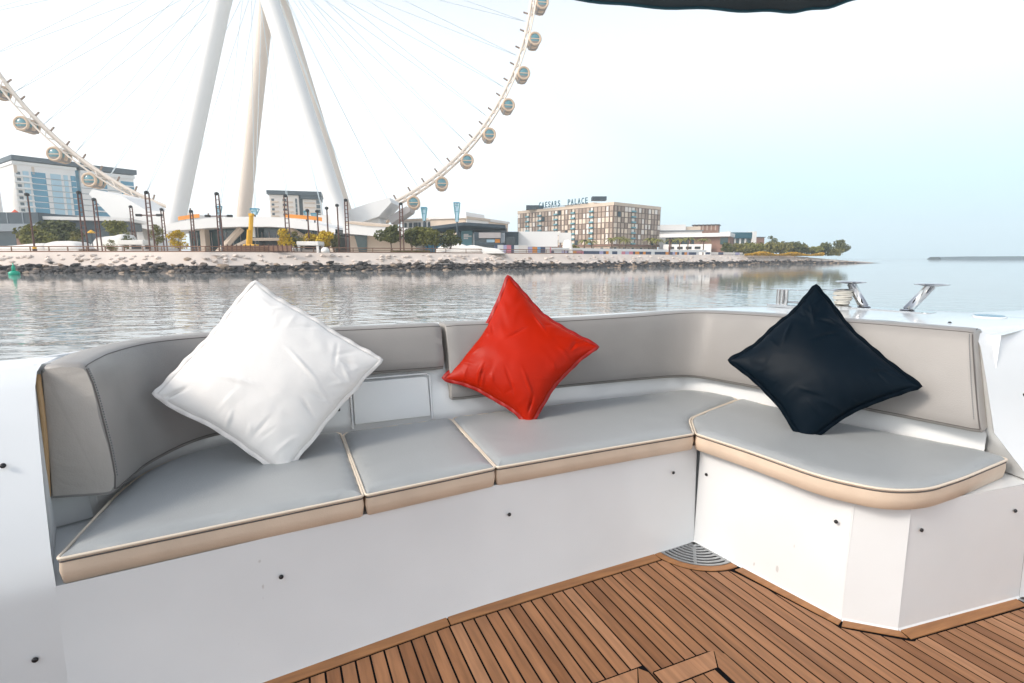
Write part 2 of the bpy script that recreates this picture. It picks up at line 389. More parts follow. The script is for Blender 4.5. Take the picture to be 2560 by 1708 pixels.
for idx, (d, p, z, mt, s, rz, dk) in enumerate(spots):
    me = rnd.choice(rocks[mt]); sx, sy, sz = s * rnd.uniform(0.9, 1.35), s, s * rnd.uniform(0.55, 0.85)
    zc = z + (sz * 0.25 if dk else sz * -0.05)
    if idx < 300:
        inst(me, 'rock', reveal, (p.x, p.y, zc), (rnd.uniform(-.3, .3), rnd.uniform(-.3, .3), rz), (sx, sy, sz))
    else:
        T = Matrix.Translation((p.x, p.y, zc)) @ Matrix.Rotation(rz, 4, 'Z') @ Matrix.Diagonal((sx, sy, sz, 1))
        rest[mt].add([T @ v.co for v in me.vertices], [tuple(f.vertices) for f in me.polygons])
for mt, mm in rest.items():
    if mm.v: mm.part('rocks', mt, reveal, kind='stuff')

# promenade railing along the top of the embankment
rail = thing('promenade_railing', 'long low brown railing along the top of the rock embankment', 'railing', (0, 0, LAND))
line = [p + n * 0.6 for p, n in zip(land_front, nrm)]
line = [p for p in line if -110 < p.x < 22]
m = M(); m.tube([(p.x, p.y, 0.95) for p in line], 0.10, 6); m.tube([(p.x, p.y, 0.5) for p in line], 0.06, 6); m.part('rail', 'brown_rail', rail)
m = M(); m.grid([[(p.x, p.y - 0.2, z) for p in line] for z in (-0.15, 0.22)]); m.grid([[(p.x, p.y + dy, 0.22) for p in line] for dy in (-0.2, 0.3)]); m.part('kerb', 'brown_rail', rail)
pm = M().box(-.07, .07, -.07, .07, 0, 0.95).mesh('post', 'brown_rail')
for p in line: inst(pm, 'post', rail, (p.x, p.y, 0))

# ================================================================== THE BOAT (own frame: b to the right, a aft, z up from the cockpit sole)
def V3(l, z=None): return [Vector((p[0], p[1], p[2] if z is None else z)) for p in l]
# ---- teak sole: black caulking bed, planks, margin boards
FLOOR_LINE = [(-1.25, 1.41), (-0.7, 1.475), (-0.113, 1.536), (0.462, 1.600), (0.95, 1.622), (1.387, 1.638), (1.566, 1.65)]
RIGHT_LINE = [(1.566, 1.65), (1.612, 1.36), (1.664, 1.058), (1.784, 0.95), (2.348, 0.89), (3.6, 0.765)]
deck = M().add([(-1.6, -2.2, -0.0012), (3.6, -2.2, -0.0012), (3.6, 1.7, -0.0012), (-1.6, 1.7, -0.0012)], [(0, 1, 2, 3)]).top('deck', 'caulk', kind='structure', boat=True)
DRAIN_R = 0.185
def deck_end(b):
    if b < 1.566: return interp(b, FLOOR_LINE)
    return interp(b, RIGHT_LINE[0:1] + [(1.612, 1.36), (1.664, 1.058), (1.784, 0.95), (2.348, 0.89), (3.6, 0.765)])
def margin_in(b):
    e = deck_end(b) - 0.043 if b < 1.566 else deck_end(b) - 0.0425
    if 1.566 <= b < 1.784:   # inner edge of the board along the arm of the bench
        e = interp(b, [(1.50, 1.64), (1.566, 1.34), (1.628, 1.035), (1.775, 0.903), (1.80, 0.90)])
    if 1.50 < b < 1.566: e = min(e, interp(b, [(1.50, 1.64), (1.566, 1.34)]))
    dx = b - 1.566
    if abs(dx) < DRAIN_R + 0.036 and b < 1.566: e = min(e, 1.65 - math.sqrt(max(0, (DRAIN_R + 0.036) ** 2 - dx * dx)))
    return e
pitch, gap = 0.0435, 0.0064
b = -1.16; i = 0
while b < 3.55:
    b0, b1 = b + gap / 2, b + pitch - gap / 2
    m = M(); ys = [margin_in(b0 + (b1 - b0) * k / 3) - gap for k in range(4)]
    pts = [(b0, -2.1), (b1, -2.1)] + [(b0 + (b1 - b0) * k / 3, ys[k]) for k in (3, 2, 1, 0)]
    m.prism(pts, -0.006, 0.0)
    m.part('plank', 'teak%d' % rnd.choice([0, 1, 2, 3, 4, 0, 1]), deck)
    b += pitch; i += 1
def board(line_out, line_in, name='margin_board'):
    pts = list(line_out) + list(reversed(line_in)); M().prism(pts, -0.006, 0.002).part(name, 'teak_edge', deck, bevel=0.001)
def sub(l, k): return [Vector((*l[i], 0)).lerp(Vector((*l[i + 1], 0)), t / k)[:2] for i in range(len(l) - 1) for t in range(k)] + [l[-1]]
fl = sub(FLOOR_LINE, 6)
def seg_board(b0, b1):
    xs = [b0 + (b1 - b0) * k / 16 for k in range(17)]
    board([(x, deck_end(x) + 0.01) for x in xs], [(x, deck_end(x) - 0.043) for x in xs])
seg_board(-1.2, 0.452); seg_board(0.457, 1.345)
board([(1.63, 1.42), (1.675, 1.06)], [(1.563, 1.42), (1.632, 1.045)])
board([(1.672, 1.056), (1.79, 0.955)], [(1.635, 1.036), (1.776, 0.915)])
board([(1.794, 0.953), (2.345, 0.895)], [(1.782, 0.907), (2.33, 0.851)])
board([(2.56, .873), (3.55, .775)], [(2.56, .827), (3.55, .729)])
# curved margin round the drain and the drain itself
arc = lambda r_, a0, a1, n=14: [(1.566 + r_ * math.cos(R(a0 + (a1 - a0) * k / n)), 1.65 + r_ * math.sin(R(a0 + (a1 - a0) * k / n))) for k in range(n + 1)]
board(arc(DRAIN_R + 0.003, 183.5, 277), arc(DRAIN_R + 0.034, 184, 276))
dr = thing('floor_drain', 'grey metal quarter round drain grating in the corner of the teak deck', 'drain', (1.566, 1.65, 0), boat=True)
M().prism(arc(DRAIN_R, 183, 278) + [(1.566, 1.65)], -0.006, -0.0008).part('well', 'black', dr)
a0, a1 = 183.5, 277.5
for k in range(8):
    r0 = 0.030 + k * 0.0205; r1 = r0 + 0.0125
    M().prism(arc(r0, a0, a1) + list(reversed(arc(r1, a0, a1))), -0.0006, 0.0025).part('bar', 'steel_brushed', dr)
for aa in (a0 + 0.5, 230, a1 - 3):
    c0, s0 = math.cos(R(aa)), math.sin(R(aa)); w = 0.006
    M().prism([(1.566 + c0 * 0.01 - s0 * w, 1.65 + s0 * 0.01 + c0 * w), (1.566 + c0 * 0.01 + s0 * w, 1.65 + s0 * 0.01 - c0 * w),
               (1.566 + c0 * 0.183 + s0 * w, 1.65 + s0 * 0.183 - c0 * w), (1.566 + c0 * 0.183 - s0 * w, 1.65 + s0 * 0.183 + c0 * w)], -0.0015, 0.002).part('rib', 'steel_brushed', dr)
M().prism(arc(0.028, a0, a1) + [(1.566, 1.65)], -0.002, 0.002).part('hub', 'steel_brushed', dr)
dr2 = thing('floor_drain', 'grey metal drain grating at the right edge of the teak deck', 'drain', (2.42, 0.87, 0), boat=True)
M().prism([(2.345, 0.852), (2.55, 0.83), (2.55, 0.868), (2.35, 0.888)], -0.006, 0.001).part('frame', 'steel_brushed', dr2, bevel=0.001)
for k in range(5): M().prism([(2.36 + k * .035, 0.858 - k * .003), (2.375 + k * .035, 0.857 - k * .003), (2.375 + k * .035, 0.880 - k * .003), (2.36 + k * .035, 0.882 - k * .003)], 0.0012, 0.003).part('slot', 'black', dr2)
# hatch lids in the sole (only their far corners are in view)
def hatch(poly_edge, label, bx0, bx1, ay0, ay1):
    h = thing('deck_hatch', label, 'hatch', (bx0, ay0, 0.001), boat=True, group=None)
    o = round_poly([(bx0, ay0), (bx1, ay0), (bx1, ay1), (bx0, ay1)], [0, 0, poly_edge, 0], 6)
    M().prism(o, 0.0005, 0.0076).part('rim', 'caulk', h)
    w = 0.062; g = 0.005
    M().prism([(bx0, ay1 - w), (bx1 - w - g, ay1 - w), (bx1 - g - 0.02 - .001, ay1 - g), (bx0, ay1 - g)], 0.0055, 0.0085).part('frame_board', 'teak3', h)
    M().prism(list(reversed([(bx1 - w, ay0), (bx1 - w, ay1 - w - .001), (bx1 - g - 0.018, ay1 - g), (bx1 - g, ay1 - 0.03), (bx1 - g, ay0)])), 0.0055, 0.0085).part('frame_board', 'teak4', h)
    x = bx0
    while x < bx1 - w - 0.02:
        M().prism([(x, ay0), (min(x + .039, bx1 - w - g), ay0), (min(x + .039, bx1 - w - g), ay1 - w - g), (x, ay1 - w - g)], 0.0055, 0.0082).part('plank', 'teak%d' % rnd.choice((1, 3, 4)), h); x += pitch
hatch(0.06, 'teak deck hatch with rounded corner at the bottom edge of the picture', 0.935, 1.185, 0.30, 1.118)
hatch(0.004, 'teak deck hatch with square corner, left of the rounded one', 0.45, 0.925, 0.30, 1.150)

# ---- white moulding: bench base, back wall, coaming, hull
boat = thing('yacht_hull', 'white moulded fibreglass yacht stern around the corner seating', 'boat', (0, 0, 0), boat=True)
front = [(-.528, 1.4945), (-0.32, 1.515), (-0.113, 1.536), (0.462, 1.600), (0.95, 1.625), (1.387, 1.640), (1.566, 1.65)]
arm = [(1.566, 1.65), (1.664, 1.058), (1.784, 0.95), (2.36, 0.8855)]
def wall(pts_bottom, z0, z1, lean=0.0, name='bench_base', mt='gelcoat_worn', sharp=None):
    m = M(); n = len(pts_bottom); rows = []
    for z, o in ((z0, -0.007), (z0 + 0.014, 0.0), (z1, lean)):
        rr = []
        for i in range(n):
            p0 = Vector(pts_bottom[max(i - 1, 0)]); p1 = Vector(pts_bottom[min(i + 1, n - 1)]); t = (p1 - p0).normalized()
            nn = Vector((-t.y, t.x)); rr.append((pts_bottom[i][0] + nn.x * o, pts_bottom[i][1] + nn.y * o, z))
        rows.append(rr)
    m.grid(rows); return m.part(name, mt, boat, sharp=sharp)
wall([tuple(p) for p in [(q.x, q.y) for q in catmull([(*p, 0) for p in front], 40)]], -0.006, 0.428, 0.012, sharp=50)
wall(arm[:2], -0.006, 0.428, 0.010); wall(arm[1:3], -0.006, 0.428, 0.010); wall(arm[2:], -0.006, 0.428, 0.012)
seat_deck = [(-0.7, 1.50), (-.113, 1.55), (.462, 1.615), (1.387, 1.655), (1.58, 1.665), (1.68, 1.07), (1.79, .965), (2.362, .905), (2.5, .925), (2.5, 1.2), (2.3, 2.4), (2.0, 2.5), (-.2, 2.5), (-.7, 2.2)]
M().add([(x, y, 0.424) for x, y in seat_deck], [tuple(range(len(seat_deck)))]).part('seat_deck', 'gelcoat', boat)
WALLP = [(-.545, 1.87, .905), (-.525, 1.94, .90), (-.47, 2.07, .90), (-.375, 2.20, .90), (-.25, 2.266, .90), (0, 2.278, .90), (.35, 2.275, .90), (.7, 2.27, .90), (1.27, 2.268, .897), (1.7, 2.255, .90), (1.92, 2.235, .905), (2.035, 2.17, .912), (2.09, 2.0, .918), (2.125, 1.85, .922), (2.21, 1.5, .925), (2.30, 1.22, .925), (2.372, 1.05, .925)]
OUTER = [(-1.10, 1.86, .90), (-.94, 1.91, .90), (-.76, 2.06, .895), (-.57, 2.33, .885), (-.30, 2.49, .88), (.10, 2.56, .88), (.50, 2.60, .88), (.95, 2.63, .88), (1.45, 2.645, .88), (1.9, 2.64, .885), (2.35, 2.61, .89), (2.75, 2.50, .90), (3.02, 2.30, .91), (3.20, 2.02, .92), (3.33, 1.68, .925), (3.40, 1.42, .925), (3.46, 1.24, .925)]
N = 120
wp = catmull(WALLP, N); op = catmull(OUTER, N)
rows = [[(p.x, p.y, 0.424) for p in wp]]
def off_dir(i):
    d = wp[min(i + 1, N - 1)] - wp[max(i - 1, 0)]; return Vector((-d.y, d.x, 0)).normalized()
rows.append([(p.x + off_dir(i).x * .012, p.y + off_dir(i).y * .012, 0.60) for i, p in enumerate(wp)])
rows.append([(p.x + off_dir(i).x * .13, p.y + off_dir(i).y * .13, p.z - .015) for i, p in enumerate(wp)])
M().grid(rows).part('back_wall', 'gelcoat', boat, smooth=True)
rows = [[(p.x + off_dir(i).x * .13, p.y + off_dir(i).y * .13, p.z - .015) for i, p in enumerate(wp)]]
for t, dz in ((0.58, 0.004), (0.72, 0.005), (0.86, 0.003), (0.97, -0.008), (1.0, -0.035)):
    rows.append([((wp[i].lerp(op[i], t)).x, (wp[i].lerp(op[i], t)).y, (wp[i].lerp(op[i], t)).z + dz) for i in range(N)])
rows.append([(op[i].x + off_dir(i).x * 0.03, op[i].y + off_dir(i).y * .03, 0.6) for i in range(N)])
rows.append([(op[i].x + off_dir(i).x * -0.10, op[i].y + off_dir(i).y * -.10, -1.6) for i in range(N)])
M().grid(rows).part('coaming', 'gelcoat', boat, smooth=True)
# left end pillar and right end pillar: they lean back from the bench front to the coaming
lf = []
for z, a_, br in ((-.006, -.007, -.528), (.008, 0, -.528), (.2, .005, -.528), (.40, .011, -.528), (0.428, 0.0125, -.528), (0.50, 0.03, -.535), (0.62, 0.10, -.556), (0.75, 0.19, -.582), (0.86, 0.275, -.605), (0.895, 0.32, -.612), (0.908, 0.37, -.616)):
    lf.append([(br + (-1.6 - br) * t, 1.495 + a_ - 0.115 * t - (0.0 if t < .01 else 0), z) for t in (0, .02, .1, .25, .5, .75, 1)])
lf.append([(br + (-1.6 - br) * t, 2.0 - .1 * t, 0.907) for t in (0, .02, .1, .25, .5, .75, 1)])
M().grid(lf).part('end_pillar', 'gelcoat_worn', boat, smooth=True)
rows = [[r_[0] for r_ in lf[4:11]], [(r_[0][0] - .012, r_[0][1] + .012, r_[0][2]) for r_ in lf[4:11]], [(-.632, 1.86, r_[0][2]) for r_ in lf[4:11]], [(-.54, 1.90, r_[0][2]) for r_ in lf[4:11]]]
M().grid(rows).part('recess_wall', 'gelcoat', boat, smooth=True)
rf = []
for z, a_, br in ((-.006, -.007, 2.36), (.008, 0, 2.36), (.2, .005, 2.36), (.40, .011, 2.36), (0.428, 0.013, 2.36), (0.50, 0.070, 2.352), (0.575, 0.130, 2.342), (0.75, 0.19, 2.378), (0.87, 0.235, 2.405), (0.915, 0.265, 2.42), (0.93, 0.33, 2.44)):
    rf.append([(br + (3.6 - br) * t, 0.885 + a_ - 0.12 * t, z) for t in (0, .02, .1, .25, .5, .75, 1)])
rf.append([(br + (3.6 - br) * t, 1.6 - .1 * t, 0.929) for t in (0, .02, .1, .25, .5, .75, 1)])
M().grid(rf).part('end_pillar', 'gelcoat_worn', boat, smooth=True)
rows = [[r_[0] for r_ in rf[4:11]], [(r_[0][0] + .012, r_[0][1] + .012, r_[0][2]) for r_ in rf[4:11]], [(2.47, 1.25, r_[0][2]) for r_ in rf[4:11]]]
M().grid(rows).part('recess_wall', 'gelcoat', boat, smooth=True)
# hull sides running forward past the camera
for bx, a1, z in ((-1.6, 1.45, .91), (3.6, .8, .925)):
    s = -1 if bx < 0 else 1
    M().grid([[(bx, y, zz) for y in (a1 + .6, a1, 0.2, -2.4)] for zz in (-0.006, z)]).part('side_wall', 'gelcoat', boat)
    M().grid([[(bx + s * o, y, zz) for y in (a1 + .6, a1, 0.2, -2.4)] for o, zz in ((0, z), (.35, z - .02), (.2, -1.6))]).part('side_deck', 'gelcoat', boat)
# access panel under the middle backrest
pan = M().prism(round_poly([(0.262, 0.505), (0.590, 0.505), (0.583, 0.682), (0.262, 0.682)], [0.004, 0.004, .018, .018]), 0, 0.006)
pan.v = [(x, 2.266 + (y - .5) * .11 - z, y) for x, y, z in pan.v]; pan.f = [tuple(reversed(f)) for f in pan.f]
pan.part('access_panel', 'gelcoat_worn', boat, bevel=0.003)
fr = M(); fr.tube([(x, 2.2635 + (z - .5) * .11 + .003, z) for x, z in ((.254, .49), (.254, .682), (.268, .694), (.578, .694), (.594, .682), (.597, .49))], 0.0045, 6); fr.part('panel_joint', 'gelcoat', boat, smooth=True)
M().box(0.165, 0.205, 2.245, 2.275, .575, .60).part('latch', 'black', boat, bevel=.004)
# snap studs
sm = M().lathe([(0.0064, 0), (0.0064, .003), (.0048, .005), (.0026, .006)], seg=12).mesh('snap_stud', 'stud', True)
def stud(b_, a_, z, nb, na, nz=0.0):
    n_ = Vector((nb, na, nz)).normalized(); o = inst(sm, 'snap_stud', boat, (b_, a_, z)); o.rotation_euler = n_.to_track_quat('Z', 'Y').to_euler()
stud(.692, 1.616, .315, 0, -1); stud(-.042, 1.548, .305, .1, -1); stud(-.58, 1.492, .262, .1, -1); stud(1.432, 1.644, .335, 0, -1); stud(1.578, 1.612, .315, -1, -.1)
stud(1.652, 1.10, .335, -1, -.15); stud(1.725, .938 + .02, .352, -.2, -1) if False else stud(1.84, .948, .34, -.1, -1)
stud(-.640, 1.634, .70, .1, -1, .6); stud(2.28, .901, .34, -.1, -1); stud(2.50, 1.012, .70, -.1, -1, .5); stud(2.56, 1.31, .932, 0, 0, 1)
nt = M().prism(round_poly([(-.505, .407), (-.470, .407), (-.462, .4235), (-.510, .4235)], .005), 0, .003); nt.v = [(x, 1.4985 + .1 * (x + .528) + .0135 - .012 * (1 - y / .428) - z, y) for x, y, z in nt.v]; nt.f = [tuple(reversed(f)) for f in nt.f]
nt.part('finger_notch_shade', 'grey_panel', boat)  # flat grey plate painted as the shade inside a finger recess

# ---- seat cushions
SEAT = 0.498
def cushion(label, poly, rads, bot=0.424):
    o = dens(round_poly(poly, rads), 0.06); cx_ = sum(p.x for p in o) / len(o); cy_ = sum(p.y for p in o) / len(o)
    t = thing('seat_cushion', label, 'cushion', (cx_, cy_, bot), boat=True, group='seat cushions of the corner bench')
    ow = [p.copy() for p in o]; n = len(o)
    def dist(q):
        best = 9
        for k in range(n):
            a_, b_ = ow[k], ow[(k + 1) % n]; ab = b_ - a_; u = max(0, min(1, (q - a_).dot(ab) / max(1e-9, ab.length_squared))); best = min(best, (a_ + ab * u - q).length)
        return best
    def inside(q):
        c_ = False
        for k in range(n):
            a_, b_ = ow[k], ow[(k + 1) % n]
            if (a_.y > q.y) != (b_.y > q.y) and q.x < (b_.x - a_.x) * (q.y - a_.y) / (b_.y - a_.y) + a_.x: c_ = not c_
        return c_
    pts = list(ow); xs = [p.x for p in ow]; ys = [p.y for p in ow]
    ring1 = [q for q in inset(ow, .006) if inside(q) and dist(q) > .004]; ring2 = [q for q in inset(ow, .016) if inside(q) and dist(q) > .013]; pts += ring1 + ring2
    gx = min(xs)
    while gx < max(xs):
        gy = min(ys)
        while gy < max(ys):
            q = Vector((gx, gy))
            if inside(q) and dist(q) > .024: pts.append(q)
            gy += .03
        gx += .03
    vs, _, fs, _, _, _ = delaunay_2d_cdt(pts, [], [list(range(n))], 1, 1e-6)
    m = M(); vv = []
    for q in vs:
        d = dist(q); z = SEAT - .008 + .0165 * (1 - math.exp(-d / .011)) + .004 * (1 - math.exp(-d / .10))
        z += .0018 * noise.noise(Vector((q.x * 7, q.y * 7, 3.3))) * min(1, d / .05); vv.append((q.x, q.y, z))
    m.add(vv, [tuple(f_) for f_ in fs])
    m.part('top_panel', 'vinyl', t, smooth=True)
    m = M(); m.grid([[(p.x, p.y, z) for p in inset(o, d)] for d, z in ((0.008, bot), (0.002, bot + .004), (-0.003, (bot + SEAT) / 2), (0.0, SEAT - .009))], True); m.f = [f for f in m.f]
    m.part('side_band', 'vinyl_tan', t, smooth=True)
    M().tube([(p.x, p.y, SEAT - .005) for p in inset(o, -.001)], 0.0042, 8, True).part('piping', 'piping', t, smooth=True)
    M().tube([(p.x, p.y, SEAT - .0135) for p in inset(o, -.0005)], 0.0022, 6, True).part('seam', 'seam', t, smooth=True)
    return t
cushion('long grey seat cushion at the left end of the bench, under the white pillow', [(-.520, 1.511), (-.16, 1.543), (.1965, 1.574), (.1975, 2.215), (-.06, 2.238), (-.22, 2.235), (-.36, 2.165), (-.45, 2.03), (-.485, 1.87)], [.012, 0, .012, .03, .1, .1, .1, .1, .05])
cushion('short square grey seat cushion in front of the recessed access panel', [(.205, 1.575), (.64, 1.618), (.667, 2.224), (.205, 2.20)], [.012, .012, .04, .04])
cushion('grey seat cushion under the red pillow running into the corner', [(.648, 1.619), (1.05, 1.626), (1.512, 1.628), (1.615, 1.768), (1.655, 1.805), (1.80, 1.86), (2.105, 1.965), (2.06, 2.12), (1.98, 2.205), (1.3, 2.222), (.675, 2.228)], [.012, 0, .01, .02, .03, .03, .04, .05, .05, 0, .04])
cushion('grey seat cushion of the right arm with rounded front corner under the navy pillow', [(1.522, 1.622), (1.562, 1.40), (1.592, 1.12), (1.675, .975), (1.80, .925), (2.00, .932), (2.338, .965), (2.345, 1.05), (2.18, 1.47), (2.112, 1.955), (1.805, 1.853), (1.665, 1.798), (1.625, 1.762)], [.01, .05, .12, .12, .12, .06, .015, .03, .1, .03, .03, .03, .02])

# ---- backrests
def backrest(label, bottom, topl, thick=0.11, n=40, thick_b=None, z_round=0.02, bulge=0.012):
    pb, pt = catmull(bottom, n), catmull(topl, n)
    base = tuple(sum(p[k] for p in bottom) / len(bottom) for k in range(3))
    t = thing('backrest', label, 'cushion', base, boat=True, group='backrest cushions of the corner bench')
    secs = []
    for i in range(n):
        tg = (pb[min(i + 1, n - 1)] - pb[max(i - 1, 0)]); tg.z = 0; tg.normalize(); o_ = Vector((-tg.y, tg.x, 0))
        up = (pt[i] - pb[i]); L = up.length; up.normalize(); inn = -o_
        s = []
        s.append(pb[i] + o_ * (thick_b or thick * 0.9))
        s.append(pb[i] + o_ * 0.03 - up * 0.004); s.append(pb[i] + o_ * 0.012 - up * 0.001); s.append(pb[i] + o_ * .002 + up * .012)
        for k in range(1, 8): u = k / 8; s.append(pb[i].lerp(pt[i], u) + inn * bulge * math.sin(math.pi * u) ** .7)
        s.append(pt[i] + o_ * .001 - up * .010); s.append(pt[i] + o_ * .007 - up * .001); s.append(pt[i] + o_ * .022 + Vector((0, 0, .004)))
        s.append(pt[i] + o_ * thick * .55 + Vector((0, 0, .006))); s.append(pt[i] + o_ * thick * .9 + Vector((0, 0, .001))); s.append(pt[i] + o_ * thick + Vector((0, 0, -.012)))
        secs.append(s)
    def shrink(s, d, sh):
        c_ = sum(s, Vector()) / len(s); return [p + (c_ - p).normalized() * d + sh for p in s]
    t0 = (pb[0] - pb[1]).normalized(); t1 = (pb[-1] - pb[-2]).normalized(); t0.z = t1.z = 0
    secs = [shrink(secs[0], .012, t0 * .004)] + [shrink(secs[0], .003, t0 * 0)] + secs[1:-1] + [shrink(secs[-1], .003, t1 * 0)] + [shrink(secs[-1], .012, t1 * .004)]
    m = M(); m.grid(secs, True); w = len(secs[0])
    m.f = [tuple(reversed(f)) for f in m.f]
    ends = [list(secs[0]), list(reversed(secs[-1]))]
    m.part('pad', 'vinyl_back', t, sharp=55)
    for cap in ends: M().add(cap, [tuple(range(len(cap)))]).part('end_panel', 'vinyl_end', t)
    # seams along the top and the bottom of the face, and down both ends
    M().tube([secs[i][11] * .5 + secs[i][12] * .5 for i in range(1, len(secs) - 1)], .0018, 5).part('seam', 'seam', t)
    M().tube([secs[i][3] for i in range(1, len(secs) - 1)], .0018, 5).part('seam', 'seam', t)
    return t, secs
TOPZ = .905
b1, s1 = backrest('curved grey backrest at the left end, behind the white pillow',
    [(-.46, 1.79, .53), (-.44, 1.90, .53), (-.414, 2.014, .53), (-.334, 2.16, .532), (-.243, 2.23, .535), (-.1, 2.248, .54), (.03, 2.25, .54), (.160, 2.25, .54)],
    [(-.507, 1.835, TOPZ), (-.508, 1.95, TOPZ), (-.498, 2.07, TOPZ), (-.444, 2.225, TOPZ), (-.355, 2.30, TOPZ), (-.21, 2.335, TOPZ), (0.0, 2.33, TOPZ), (.165, 2.325, TOPZ)], thick=.112, thick_b=.162)
b2, s2 = backrest('short grey backrest pad above the recessed access panel', [(.180, 2.275, .712), (.42, 2.268, .712), (.652, 2.262, .710)], [(.180, 2.325, TOPZ), (.42, 2.312, TOPZ), (.652, 2.302, TOPZ)], thick=.09, n=14)
b3, s3 = backrest('long L shaped grey backrest behind the red and the navy pillow',
    [(.685, 2.232, .57), (1.0, 2.238, .572), (1.27, 2.24, .574), (1.7, 2.225, .573), (1.9, 2.20, .573), (2.0, 2.14, .573), (2.045, 2.0, .574), (2.085, 1.85, .575), (2.17, 1.5, .575), (2.24, 1.22, .575), (2.285, 1.03, .575)],
    [(.680, 2.30, .905), (1.0, 2.285, .902), (1.27, 2.275, .901), (1.7, 2.265, .905), (1.94, 2.255, .912), (2.06, 2.19, .917), (2.115, 2.05, .922), (2.16, 1.87, .927), (2.285, 1.466, .93), (2.34, 1.25, .93), (2.37, 1.137, .93)], thick=.122, n=70, thick_b=.112)
# end panels: stitches and the tan piping at the free ends
def stitches(t, secs, i0, i1, u, inward, per=6, rr=.0016):
    line_ = [secs[i0][k].lerp(secs[i1][k], u) + inward for k in range(4, 12)]; m = M()
    for a, b_ in zip(line_, line_[1:]):
        for k in range(per): m.tube([a.lerp(b_, (k + .15) / per), a.lerp(b_, (k + .72) / per)], rr, 5)
    m.part('stitching', 'stitch', t)
def endline(secs, i, idx, push): return [secs[i][k] + push for k in idx]
e = s1[1]; stitches(b1, s1, 1, 2, .35, Vector((.0015, 0, 0)))
M().tube([e[k] + Vector((-.001, -.001, 0)) for k in range(3, 12)], .0022, 5).part('seam', 'seam', b1)
M().tube([(p + Vector((-.009, -.004, 0))) for p in catmull([s1[0][0] + Vector((0, 0, .0)), s1[0][0].lerp(s1[0][16], .5) + Vector((.004, 0, 0)), s1[0][16]], 14)], .0065, 8).part('piping', 'piping_tan', b1, smooth=True)
e = s3[-2]; stitches(b3, s3, -2, -3, .5, Vector((-.0015, 0, 0)))
M().tube([e[k] for k in range(3, 12)], .0022, 5).part('seam', 'seam', b3)
M().tube([e[11] * .5 + e[12] * .5, e[14]], .0018, 5).part('seam', 'seam', b3)

